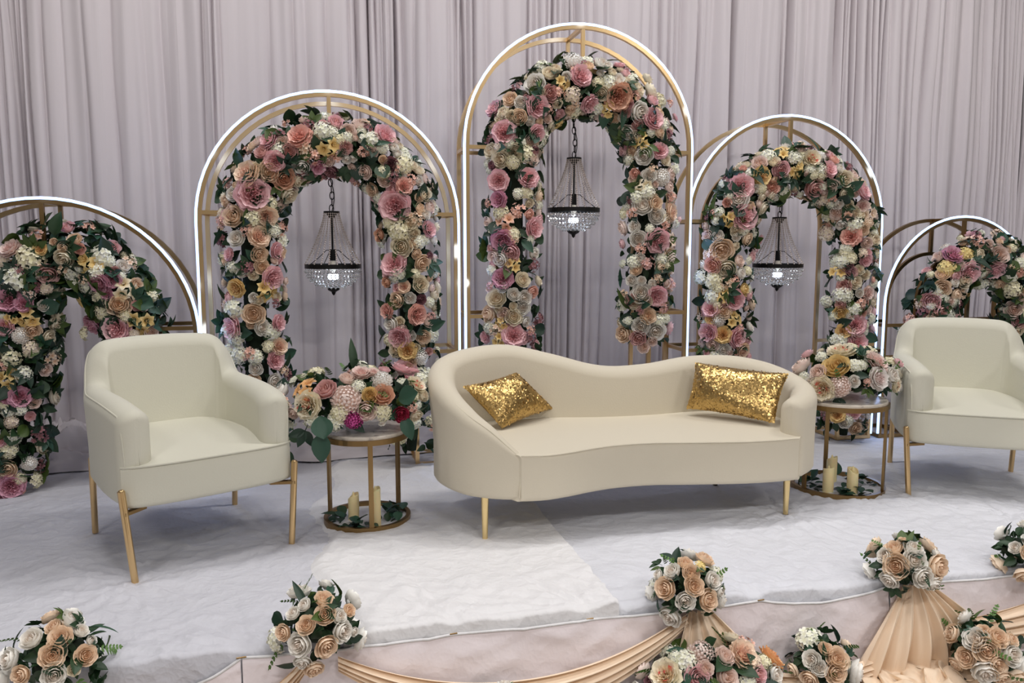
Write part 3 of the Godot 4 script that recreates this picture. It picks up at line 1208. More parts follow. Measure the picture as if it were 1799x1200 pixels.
# ---------------------------------------------------------------- side tables
func side_table(label: String, at: Vector3, R: float, H: float, legs: Array) -> void:
	var root := thing("side_table", label, "side table", at, 0.0, "round gold side tables with marble tops")
	var b := MB.new()
	b.lathe([[0.0, H], [R - 0.014, H], [R - 0.010, H + 0.004], [R - 0.010, H + 0.014], [R - 0.014, H + 0.018], [0.0, H + 0.018]], 56)
	part("marble_top", b.mesh(true), M.marble, root)
	for y in [H - 0.018, 0.012]:
		b = MB.new()
		var r0 := R - 0.018 if y < 0.1 else R - 0.016
		b.lathe([[r0, y - (0.012 if y < 0.1 else 0.0)], [R, y - (0.012 if y < 0.1 else 0.0)], [R, y + 0.022], [r0, y + 0.022], [r0, y - (0.012 if y < 0.1 else 0.0)]], 56)
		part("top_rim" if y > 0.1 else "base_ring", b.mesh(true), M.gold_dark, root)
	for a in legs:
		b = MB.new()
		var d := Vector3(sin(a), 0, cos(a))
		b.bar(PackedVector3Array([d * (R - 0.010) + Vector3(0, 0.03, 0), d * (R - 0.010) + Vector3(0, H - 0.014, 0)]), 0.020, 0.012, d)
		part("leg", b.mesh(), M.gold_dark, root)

func candle(label: String, at: Vector3, r: float, h: float) -> void:
	var root := thing("pillar_candle", label, "candle", at, rng.randf() * TAU, "ivory pillar candles under the side tables")
	var rows := []
	var prof := [[0.0, 0.0], [r * 0.96, 0.0], [r, 0.004], [r, h * 0.5], [r, h - 0.006], [r * 0.96, h], [r * 0.86, h - 0.002], [r * 0.8, h - 0.012], [0.0, h - 0.016]]
	for p in prof:
		var row := PackedVector3Array()
		for k in 28:
			var a := TAU * k / 28.0
			var dip := 0.0
			if p[1] > h * 0.8: dip = 0.012 * sin(a) + 0.004 * sin(a * 2.0 + 1.0)
			row.append(Vector3(p[0] * cos(a), p[1] + dip, p[0] * sin(a)))
		rows.append(row)
	var b := MB.new()
	b.grid(rows, false, true)
	part("wax_body", b.mesh(), M.wax, root)
	b = MB.new()
	b.lathe([[0.0, h - 0.018], [0.006, h - 0.016], [0.008, h - 0.002], [0.004, h + 0.012], [0.0, h + 0.018]], 10)
	part("flame_tip", b.mesh(), M.wick, root)

func greenery(label: String, at: Vector3, R: float, seed: int, clumps: Array) -> void:
	rng.seed = seed
	var root := thing("eucalyptus_sprig", label, "foliage", at, 0.0, "eucalyptus laid under the side tables")
	var path := PackedVector3Array()
	for k in 30:
		var a := -2.3 + 4.9 * k / 29.0
		path.append(Vector3(sin(a) * R * (0.72 + 0.1 * sin(k * 0.9)), 0.014 + 0.008 * sin(k * 1.3), cos(a) * R * (0.72 + 0.08 * sin(k * 0.9))))
	var b := MB.new()
	b.tube(path, 0.003, 5)
	part("stem", b.mesh(), M.stem, root)
	for i in clumps.size():
		var ca: float = clumps[i][0]
		for k in int(clumps[i][1]):
			var a2 := ca + rng.randf_range(-0.33, 0.33)
			var rr := R * rng.randf_range(0.5, 0.84)
			var p := Vector3(sin(a2) * rr, rng.randf_range(0.012, 0.03 + 0.03 * clumps[i][2]), cos(a2) * rr)
			var d := rand_dir()
			d.y = absf(d.y) * 0.5 + 0.1
			put_leaf(root, p, d.normalized(), Vector3.UP, rng.randf_range(0.05, 0.075), 1 if k % 3 else 0, [3, 1, 0, 3][k % 4])

# ---------------------------------------------------------------- cloth
var nz1 := FastNoiseLite.new()
var nz2 := FastNoiseLite.new()
var nz3 := FastNoiseLite.new()
var nz4 := FastNoiseLite.new()

# places where the cloth is pulled together: x, z, height of the creases
const PULLS := [Vector3(1.99, -3.12, 0.012), Vector3(2.74, -3.2, 0.010), Vector3(-0.18, -3.3, 0.008), Vector3(-0.7, -3.0, 0.007), Vector3(0.815, -2.42, 0.009), Vector3(1.44, -2.42, 0.010), Vector3(0.36, -2.42, 0.007), Vector3(-0.28, -2.42, 0.008), Vector3(3.0, -2.9, 0.010), Vector3(2.47, -3.4, 0.008)]

func wrinkle(x: float, z: float, k: float) -> float:
	# long tension creases plus crumples, in metres
	var a := nz1.get_noise_2d(x * 1.0 + z * 0.35, z * 2.4 - x * 0.5)
	var b := nz2.get_noise_2d(x * 1.3 - z * 0.8, z * 1.1 + x * 0.4)
	var c := nz3.get_noise_2d(x, z)
	var d := nz4.get_noise_2d(x * 1.0 + z * 0.7, z * 0.45 - x * 0.3)
	var e := nz4.get_noise_2d(z * 1.1 - x * 0.5 + 40.0, x * 0.4 + z * 0.3)
	var m := clampf(0.5 + 1.3 * c, 0.08, 1.0)
	var pull := 0.0
	for p in PULLS:
		var dx: float = x - p.x
		var dz: float = z - p.y
		var r := sqrt(dx * dx + dz * dz)
		if r < 0.9:
			var ang := atan2(dz, dx)
			pull += 2.3 * p.z * exp(-r / 0.28) * minf(1.0, r / 0.05) * (pow(absf(sin(ang * 7.0 + 3.0 * nz3.get_noise_2d(ang * 1.5 + p.x * 9.0, r * 2.0))), 0.7))
	return k * (0.0035 * (1.0 - absf(a)) + 0.003 * (1.0 - absf(b)) + 0.004 * c + m * m * (0.009 * pow(1.0 - absf(d), 9.0) + 0.008 * pow(1.0 - absf(e), 9.0)) + pull)

func cloth_sheet(called: String, label: String, m: Material, x0: float, x1: float, z0: float, z1: float, y: float, left_edge: Callable, k: float, seed: int) -> void:
	nz3.seed = seed
	var rows := []
	var nx := int((x1 - x0) / 0.013)
	var nzn := int((z1 - z0) / 0.013)
	for j in nzn + 1:
		var z := lerpf(z0, z1, float(j) / nzn)
		var row := PackedVector3Array()
		for i in nx + 1:
			var f := float(i) / nx
			var xl: float = left_edge.call(z)
			var x := lerpf(xl, x1, f)
			var e := minf(f * (x1 - xl) / 0.05, 1.0)
			var hgt := y * e + wrinkle(x, z, k) * (0.35 + 0.65 * e)
			row.append(Vector3(x, hgt, z))
		rows.append(row)
	# roll over the front edge and hang down
	for q in [[0.012, -0.003], [0.02, -0.012], [0.024, -0.03], [0.024, -0.06], [0.024, -0.11]]:
		var row2 := PackedVector3Array()
		for i in nx + 1:
			var p: Vector3 = rows[nzn][i]
			row2.append(Vector3(p.x, p.y * (1.0 if q[1] > -0.02 else 0.3) + q[1], z1 + q[0] * (1.0 if y < 0.004 else 1.15)))
		rows.append(row2)
	var b := MB.new()
	b.grid(rows)
	var o := part(numbered(called), b.mesh(), m, self)
	tag(o, label, "cloth", "white cloths spread on the stage")

func curtain_panel(idx: int, x0: float, x1: float, dens: float, label: String) -> void:
	rng.seed = 400 + idx
	var f1 := FastNoiseLite.new()
	f1.seed = 50 + idx
	f1.frequency = 1.0
	f1.fractal_octaves = 2
	var nx := int((x1 - x0) * 420)
	var zc := -5.0
	# creases: where the cloth turns back on itself, crowded in the gathers
	var cr := []
	var xx := x0 + 0.01
	while xx < x1 - 0.005:
		var ed := minf(xx - x0, x1 - xx)
		var e := clampf(f1.get_noise_2d(xx * 2.3, 3.0) * 2.2 + dens, 0.0, 1.0)
		e = maxf(e, 1.0 - ed / 0.14)
		cr.append([xx, rng.randf_range(0.022, 0.07) * (0.5 + 0.7 * e), lerpf(rng.randf_range(0.010, 0.028), rng.randf_range(0.005, 0.011), e), rng.randf_range(-0.5, 0.5)])
		xx += lerpf(rng.randf_range(0.07, 0.20), rng.randf_range(0.020, 0.052), e)
	var rows := []
	for j in 26:
		var t := j / 25.0
		var y := lerpf(TOP, 0.0, t)
		var row := PackedVector3Array()
		var k0 := 0
		for i in nx + 1:
			var x := lerpf(x0, x1, float(i) / nx)
			var z := zc + 0.034 * f1.get_noise_2d(x * 5.5, t * 0.5 + 5.0) + 0.04 * f1.get_noise_2d(x * 1.3, t * 0.8 + 15.0)
			while k0 < cr.size() and cr[k0][0] < x - 0.09: k0 += 1
			var k := k0
			while k < cr.size() and cr[k][0] < x + 0.09:
				var c: Array = cr[k]
				var cxk: float = c[0] + 0.02 * c[3] * sin(t * 2.5 + c[3] * 9.0) + 0.010 * f1.get_noise_2d(k * 7.3, t * 2.2)
				var q: float = (x - cxk) / c[2]
				z -= c[1] * (0.7 + 0.6 * f1.get_noise_2d(k * 3.1, t * 1.6 + 60.0)) / (1.0 + q * q)
				k += 1
			if t > 0.93: z += (t - 0.93) * 0.9
			row.append(Vector3(x, y + 0.004, z))
		rows.append(row)
	var b := MB.new()
	b.grid(rows)
	var root := thing("curtain", label, "curtain", Vector3.ZERO, 0.0, "pale lilac backdrop curtains")
	part("panel", b.mesh(), M.curtain, root)
	# surplus length lying on the stage in rumpled heaps
	var rows2 := []
	var nx2 := int((x1 - x0) * 70)
	for j in 40:
		var t2 := j / 39.0
		var row2 := PackedVector3Array()
		for i in nx2 + 1:
			var x2 := lerpf(x0, x1, float(i) / nx2)
			var wd := 0.36 + 0.16 * f1.get_noise_2d(x2 * 1.4, 70.0)
			var z2 := -4.98 + wd * t2
			var hump := sin(PI * pow(t2, 0.62))
			var hgt := hump * (0.08 + 0.06 * f1.get_noise_2d(x2 * 1.5, 20.0))
			hgt += hump * 0.11 * pow(1.0 - absf(f1.get_noise_2d(x2 * 2.0 + t2 * 2.2, t2 * 1.7 - x2 * 0.8)), 2.5)
			hgt += hump * 0.035 * pow(1.0 - absf(f1.get_noise_2d(x2 * 6.0 - t2 * 3.0, t2 * 4.0 + x2)), 3.0)
			row2.append(Vector3(x2, maxf(hgt, 0.0) + 0.014, z2))
		rows2.append(row2)
	var b2 := MB.new()
	b2.grid(rows2)
	part("pooled_hem", b2.mesh(), M.puddle, root)

# fan of gathered chiffon falling from a point to the floor
func chiffon_fan(label: String, top: Vector3, wt: float, bl: Vector3, br: Vector3, folds: float, puddle: float, seed: int) -> void:
	rng.seed = seed
	var b := MB.new()
	var rows := []
	var nu := 120
	for j in 30:
		var t := j / 29.0
		var row := PackedVector3Array()
		for i in nu + 1:
			var u := float(i) / nu
			var tp := top + Vector3((u - 0.5) * wt, 0, 0.006 * sin(u * 40.0))
			var bt := bl.lerp(br, u)
			var sag := sin(PI * t) * (u - 0.5) * 0.07
			var p := tp.lerp(bt, pow(t, 0.92)) + Vector3(sag, 0, 0)
			var amp := 0.006 + 0.022 * t
			p.z += amp * (sin(u * TAU * folds + 1.9 * sin(u * 7.0 + seed) + 0.8 * t) + 0.3 * sin(u * TAU * folds * 2.3 + seed)) + 0.03 * sin(PI * t)
			row.append(p)
		rows.append(row)
	if puddle > 0.0:
		for j in 16:
			var t2 := (j + 1) / 16.0
			var row3 := PackedVector3Array()
			for i in nu + 1:
				var u2 := float(i) / nu
				var p2: Vector3 = rows[29][i]
				p2.z += puddle * t2
				p2.y += 0.035 * absf(sin(u2 * 23.0 + t2 * 7.0 + 2.0 * sin(u2 * 11.0))) * sin(PI * minf(1.0, t2 * 1.1)) - 0.01 * t2
				p2.x += 0.02 * sin(t2 * 9.0 + u2 * 12.0)
				p2.y = maxf(p2.y, FLOOR + 0.006)
				row3.append(p2)
			rows.append(row3)
	b.grid(rows)
	single("chiffon_drape", b.mesh(), M.chiffon, label, "drape", "peach chiffon drapes on the stage front")

# swag of chiffon hung between two points
func chiffon_swag(label: String, a: Vector3, c: Vector3, sag: float, wa: float, wm: float, wc: float, seed: int, bulge := 0.05) -> void:
	var b := MB.new()
	var rows := []
	for j in 40:
		var t := j / 39.0
		var p := a.lerp(c, t) + Vector3(0, -sag * 4.0 * t * (1.0 - t), bulge * sin(PI * t))
		var w := lerpf(wa, wm, sin(PI * 0.5 * minf(1.0, t * 2.0))) if t < 0.5 else lerpf(wc, wm, sin(PI * 0.5 * minf(1.0, (1.0 - t) * 2.0)))
		var row := PackedVector3Array()
		for i in 41:
			var u := i / 40.0
			var amp := 0.009 + 0.008 * sin(PI * t)
			row.append(p + Vector3(0, (0.5 - u) * w, amp * sin(u * TAU * 4.0 + seed + 1.5 * sin(t * 3.0)) + 0.012 * sin(u * PI)))
		rows.append(row)
	b.grid(rows)
	single("chiffon_drape", b.mesh(), M.chiffon, label, "drape", "peach chiffon drapes on the stage front")

func skirt_panel(label: String, pins: Array, sags: Array, seed: int) -> void:
	# pins: Vector2(x, y) along the top edge; sags between them
	var f := FastNoiseLite.new()
	f.seed = seed
	f.frequency = 1.0
	f.fractal_octaves = 2
	var rows := []
	var top := []
	for k in pins.size() - 1:
		for i in 24:
			var t := i / 24.0
			var p: Vector2 = pins[k].lerp(pins[k + 1], t)
			p.y -= sags[k] * 4.0 * t * (1 - t)
			top.append(p)
	top.append(pins[-1])
	for j in 24:
		var t2 := j / 23.0
		var row := PackedVector3Array()
		for p in top:
			var y := lerpf(p.y, FLOOR + 0.004, t2)
			var z := -2.388 + 0.006 * f.get_noise_2d(p.x * 1.2, y * 5.0 + p.x * 2.0) + 0.012 * t2 + 0.007 * pow(1.0 - absf(f.get_noise_2d(p.x * 1.6 + y * 1.5 + 30.0, y * 4.0 - p.x * 2.2)), 5.0)
			row.append(Vector3(p.x, y, z))
		rows.append(row)
	var b := MB.new()
	b.grid(rows)
	var root := thing("stage_skirt", label, "stage skirt", Vector3.ZERO, 0.0, "pale pink skirts along the stage front")
	part("panel", b.mesh(), M.skirt, root)
	var hp := PackedVector3Array()
	for i in top.size():
		var q: Vector3 = rows[0][i]
		hp.append(q)
	var hb := MB.new()
	hb.tube(hp, 0.0045, 6)
	part("top_hem", hb.mesh(), M.cloth_mid, root)
	for p in pins:
		var cb := MB.new()
		cb.tube(PackedVector3Array([Vector3(p.x - 0.012, p.y + 0.003, -2.385), Vector3(p.x + 0.012, p.y + 0.005, -2.385)]), 0.0025, 5)
		part("pin", cb.mesh(), M.gold_dark, root)

func ceiling_panel(label: String, at: Vector3, size: Vector2, energy: float) -> void:
	var root := thing("ceiling_panel_light", label, "ceiling light", at, 0.0, "ceiling light panels of the hall")
	var b := BoxMesh.new()
	b.size = Vector3(size.x, 0.02, size.y)
	part("glowing_panel", b, M.panel, root)
	var fb := MB.new()
	var hx := size.x / 2 + 0.02
	var hz := size.y / 2 + 0.02
	fb.bar(PackedVector3Array([Vector3(-hx, 0, -hz), Vector3(hx, 0, -hz), Vector3(hx, 0, hz), Vector3(-hx, 0, hz)]), 0.04, 0.03, Vector3.UP, true)
	part("frame", fb.mesh(), M.ceiling, root)
	var l := AreaLight3D.new()
	l.name = "panel_light"
	l.area_size = size
	l.light_color = Color(1.0, 0.99, 0.985)
	l.light_energy = energy
	l.area_range = 20.0
	l.area_attenuation = 2.0
	l.shadow_enabled = true
	l.position = Vector3(0, -0.02, 0)
	l.rotation.x = -PI / 2
	root.add_child(l, true)

const FLOOR := -0.32
const TOP := 3.14        # upper hem of the curtains
const LED := 2.0
const LED_OMNI := 0.010
const LIFT := 0.007      # thickness of cloth that things stand on

func _ready() -> void:
	# camera
	var cam := Camera3D.new()
	cam.name = "camera"
	cam.fov = rad_to_deg(2.0 * atan(600.0 / 1400.0))
	cam.position = Vector3(0, 1.22, 0)
	cam.rotation = Vector3(deg_to_rad(-6.8), deg_to_rad(-13.0), 0)
	cam.near = 0.05
	cam.far = 60.0
	cam.current = true
	add_child(cam)
	# surroundings: a closed hall; what little the sky gives does not get in
	var env := Environment.new()
	env.background_mode = Environment.BG_COLOR
	env.background_color = Color(0.05, 0.05, 0.06)
	env.tonemap_mode = Environment.TONE_MAPPER_LINEAR
	env.tonemap_exposure = 1.08
	env.sdfgi_enabled = true
	env.ssao_enabled = true
	env.ssil_enabled = true
	var we := WorldEnvironment.new()
	we.name = "surroundings"
	we.environment = env
	add_child(we)
	make_materials()
	# ceiling panels over the stage and the hall; strips deep in a ceiling slot, whose edge cuts their light off along the stage
	for q in [
		["ceiling light panel over the left of the stage", Vector3(-0.9, 4.18, -3.4), 3.7],
		["ceiling light panel over the sofa", Vector3(1.5, 4.18, -3.4), 3.7],
		["ceiling light panel over the right of the stage", Vector3(3.9, 4.18, -3.4), 3.7],
		["ceiling light panel over the hall, left of the camera", Vector3(-2.2, 4.18, 1.5), 8.4],
		["ceiling light panel over the hall, above the camera", Vector3(1.2, 4.18, 1.5), 8.4],
		["ceiling light panel over the hall, right of the camera", Vector3(4.6, 4.18, 1.5), 8.4],
		["narrow light strip recessed in the ceiling slot, left", Vector3(-1.6, 5.2, -1.0), 4.4],
		["narrow light strip recessed in the ceiling slot, middle", Vector3(1.5, 5.2, -1.0), 4.4],
		["narrow light strip recessed in the ceiling slot, right", Vector3(4.6, 5.2, -1.0), 4.4]]:
		ceiling_panel(q[0], q[1], Vector2(1.2, 0.18) if q[1].y < 5.0 else Vector2(2.4, 0.04), q[2])
	rng.seed = 5
	make_flowers()
	nz1.frequency = 1.6
	nz1.fractal_octaves = 3
	nz1.seed = 3
	nz2.frequency = 2.6
	nz2.fractal_octaves = 3
	nz2.seed = 8
	nz4.frequency = 4.2
	nz4.fractal_octaves = 2
	nz4.seed = 19
	nz3.frequency = 1.1
	nz3.fractal_octaves = 2

	# ---- the hall
	struct_box("floor", Vector3(-6.2, FLOOR - 0.2, -7.2), Vector3(9.2, FLOOR, 5.2), M.carpet)
	struct_box("ceiling", Vector3(-6.2, 4.2, -7.2), Vector3(9.2, 4.4, -1.40), M.ceiling)
	struct_box("ceiling", Vector3(-6.2, 4.2, -0.6), Vector3(9.2, 4.4, 5.2), M.ceiling)
	struct_box("ceiling", Vector3(-6.2, 5.3, -1.6), Vector3(9.2, 5.4, -0.4), M.ceiling)
	struct_box("trim_2", Vector3(-6.2, 4.4, -1.6), Vector3(9.2, 5.3, -1.5), M.board)
	struct_box("trim_3", Vector3(-6.2, 4.4, -0.5), Vector3(9.2, 5.3, -0.4), M.board)
	struct_box("trim_4", Vector3(-6.3, 4.4, -1.6), Vector3(-6.2, 5.3, -0.4), M.board)
	struct_box("trim_5", Vector3(9.2, 4.4, -1.6), Vector3(9.3, 5.3, -0.4), M.board)
	struct_box("wall_back", Vector3(-6.2, FLOOR, -7.2), Vector3(9.2, 4.2, -7.0), M.plaster)
	struct_box("wall_front", Vector3(-6.2, FLOOR, 5.0), Vector3(9.2, 4.2, 5.2), M.plaster)
	struct_box("wall_left", Vector3(-6.2, FLOOR, -7.0), Vector3(-6.0, 4.2, 5.0), M.plaster)
	struct_box("wall_right", Vector3(9.0, FLOOR, -7.0), Vector3(9.2, 4.2, 5.0), M.plaster)
	struct_box("trim_1", Vector3(-3.2, FLOOR, -5.6), Vector3(6.6, -0.012, -2.46), M.board)

	# ---- cloth on the stage
	var no_edge := func(z: float) -> float: return -3.1
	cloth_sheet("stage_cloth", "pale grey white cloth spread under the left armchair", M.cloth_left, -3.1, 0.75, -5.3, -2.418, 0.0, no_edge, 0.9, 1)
	var edge_r := func(z: float) -> float: return 0.70
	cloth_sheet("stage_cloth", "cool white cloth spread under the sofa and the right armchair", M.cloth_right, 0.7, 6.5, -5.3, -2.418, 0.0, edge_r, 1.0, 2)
	var edge_m := func(z: float) -> float: return 0.03 + 0.10 * sin((z + 2.4) * 2.1) + 0.035 * sin(z * 9.0) - 0.10 * clampf((-3.3 - z) / 0.5, 0.0, 1.0)
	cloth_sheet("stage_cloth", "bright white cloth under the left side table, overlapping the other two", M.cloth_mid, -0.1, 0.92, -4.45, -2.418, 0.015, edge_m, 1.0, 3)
	# ---- skirts on the stage front
	skirt_panel("pale pink stage skirt at the lower left, top hem sagging loose", [Vector2(-1.7, -0.03), Vector2(-0.75, -0.05), Vector2(-0.285, -0.008)], [0.03, 0.07], 1)
	skirt_panel("long pale pink stage skirt below the sofa", [Vector2(-0.28, -0.008), Vector2(0.36, -0.006), Vector2(0.815, -0.006), Vector2(1.14, -0.004), Vector2(1.44, -0.006), Vector2(1.955, -0.006)], [0.006, 0.004, 0.004, 0.006, 0.03], 2)
	skirt_panel("pale pink stage skirt at the right, beyond the upright seam", [Vector2(1.958, -0.004), Vector2(2.08, -0.004), Vector2(2.8, -0.006), Vector2(3.6, -0.006)], [0.0, 0.012, 0.02], 3)
	# ---- curtains
	var cx := [-3.0, -1.62, -0.62, 0.42, 1.52, 2.62, 3.78, 5.0, 6.4]
	var cd := [0.25, 0.1, 0.3, 0.75, 0.7, 0.7, 0.55, 0.5]
	var cl := ["pale lilac sheer curtain at the far left edge", "smooth pale lilac curtain behind the lowest left arch", "pale lilac curtain behind the left half of the second arch", "tightly pleated lilac curtain between the second and the tallest arch",
		"tightly pleated lilac curtain behind the tallest arch", "pleated lilac curtain behind the fourth arch from the left", "pale lilac curtain behind the gap before the lowest right arch", "pale lilac curtain at the far right edge"]
	for i in 8:
		curtain_panel(i, cx[i], cx[i + 1], cd[i], cl[i])
	# ---- furniture
	make_sofa()
	make_cushion("gold sequin cushion leaning in the left corner of the sofa", [Vector3(0.575, 0.60, -3.46), Vector3(0.845, 0.635, -3.57), Vector3(1.03, 0.452, -3.60), Vector3(0.735, 0.418, -3.39)], 0.055, 3)
	make_cushion("gold sequin cushion upright against the right end of the sofa", [Vector3(1.73, 0.66, -3.53), Vector3(2.08, 0.63, -3.285), Vector3(1.955, 0.425, -3.18), Vector3(1.67, 0.445, -3.49)], 0.06, 4)
	make_armchair("cream velvet armchair at the left, before the second arch", Vector3(-0.585, LIFT, -3.43), deg_to_rad(25.7))
	make_armchair("cream velvet armchair at the right, cut off by the picture edge", Vector3(3.15, LIFT, -3.36), deg_to_rad(-31.0))
	side_table("lower round gold side table with marble top, between left armchair and sofa", Vector3(0.145, LIFT, -3.48), 0.19, 0.405, [0.05, 2.2, 4.25])
	side_table("taller round gold side table with marble top, right of the sofa", Vector3(2.468, LIFT, -3.43), 0.225, 0.452, [-1.38, 0.68, 2.8])
	rng.seed = 77
	candle("shorter ivory pillar candle under the left side table", Vector3(0.085, LIFT, -3.465), 0.024, 0.128)
	candle("taller ivory pillar candle behind the front leg of the left side table", Vector3(0.175, LIFT, -3.365), 0.022, 0.178)
	candle("left front ivory pillar candle under the right side table", Vector3(2.36, LIFT, -3.345), 0.026, 0.135)
	candle("ivory pillar candle standing behind the other two under the right side table", Vector3(2.50, LIFT, -3.52), 0.026, 0.135)
	candle("right front ivory pillar candle under the right side table", Vector3(2.462, LIFT, -3.30), 0.026, 0.138)
	greenery("dark eucalyptus sprig round the candles under the left side table", Vector3(0.145, LIFT, -3.48), 0.19, 31, [[-1.2, 8, 0.6], [-0.5, 8, 0.2], [1.2, 12, 1.0], [2.0, 8, 0.5], [0.2, 5, 0.1]])
	greenery("dark eucalyptus sprig round the candles under the right side table", Vector3(2.468, LIFT, -3.43), 0.225, 32, [[-1.7, 9, 0.8], [-0.2, 16, 0.6], [1.5, 9, 0.5], [2.3, 6, 0.5], [-2.3, 6, 0.4]])
	# ---- arches, garlands, chandeliers
	var Z := -4.33
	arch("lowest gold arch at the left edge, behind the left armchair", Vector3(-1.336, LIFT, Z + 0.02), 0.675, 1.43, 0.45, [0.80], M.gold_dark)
	arch("second gold arch from the left, between the lowest and the tallest", Vector3(0.03, LIFT, Z), 0.655, 1.99, 0.43, [1.385, 0.64], M.gold)
	arch("tallest gold arch, behind the left part of the sofa", Vector3(1.393, LIFT, Z + 0.015), 0.645, 2.40, 0.42, [1.745, 0.83], M.gold)
	arch("gold arch behind the right side table, second from the right", Vector3(2.695, LIFT, Z - 0.01), 0.635, 1.965, 0.415, [1.36, 0.60], M.gold)
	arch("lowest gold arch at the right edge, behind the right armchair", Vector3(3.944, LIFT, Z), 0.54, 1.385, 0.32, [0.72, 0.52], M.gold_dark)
	garland("flower garland with dark leaves at the left edge, on the lowest left arch", Vector3(-1.336, 0, Z), [Vector2(-0.244, 0.05), Vector2(-0.194, 0.3), Vector2(-0.149, 0.5), Vector2(-0.124, 0.7), Vector2(-0.109, 0.9), Vector2(-0.074, 1.08), Vector2(0.026, 1.19), Vector2(0.156, 1.18), Vector2(0.266, 1.08), Vector2(0.346, 0.95), Vector2(0.386, 0.8), Vector2(0.386, 0.5)], 0.15,
		"Pb -13 121 4.3;Hc -4 116 5.1;Py 1 121 2.7;Rc 11 116 4.4;Ra 7 124 1.7;Ra 11 121 2.7;Rk 18 121 2.3;Hw -12 106 5.1;Rd 3 109 4.7;Pm -14 97 4.9;Pm -8 95 3.4;" + \
		"Sb -5 99 2.2;Ly -7 88 4.1;Ly -14 87 2.3;Pp -17 84 3.8;Mw -10 80 3.8;Hb -5 73 3.3;Hc -16 68 3.8;Ly 14 97 5.1;Hb 2 102 2.5;Hw 15 110 2.7;Hb -17 116 2.5;Hc -19 73 2.2;" + \
		"Hw -18 89 1.9;Hc -7 71 1.9;Ly 22 113 4.8;Hw 27 118 4.0;Pm 26 104 4.2;Pm 32 106 3.6;Pm 29 99 2.4;Lc 38 101 4.7;Ly 16 95 4.5;Ra 34 94 5.5;Hc 25 90 3.5;Pm 19 83 4.5;" + \
		"Pp 32 82 5.6;Ly 43 84 4.7;Rb 48 80 2.8;Rd 42 93 2.2;Hw 30 115 2.8;Rd 33 110 2.2;Hc 37 88 2.6;Hw 36 108 1.7;Hc 24 97 2.5;Hc 14 79 2.6;Hb 40 79 2.0;Ly -17 59 4.3;" + \
		"Pm -12 50 4.1;Pm -18 50 2.6;Hc -20 46 2.4;Hw -11 61 3.3;Hw -16 30 2.7;Hc -19 24 3.3;Ra -20 15 4.0;Pm -19 6 4.9;Hc -15 9 2.4;Mw -11 16 3.4;Rk -15 3 1.3;Pp -22 29 2.4;" + \
		"Hw -13 44 2.4;Hb -17 38 2.6;Pm -23 1 2.7;Hw -18 43 2.4", 100, 75, 270)
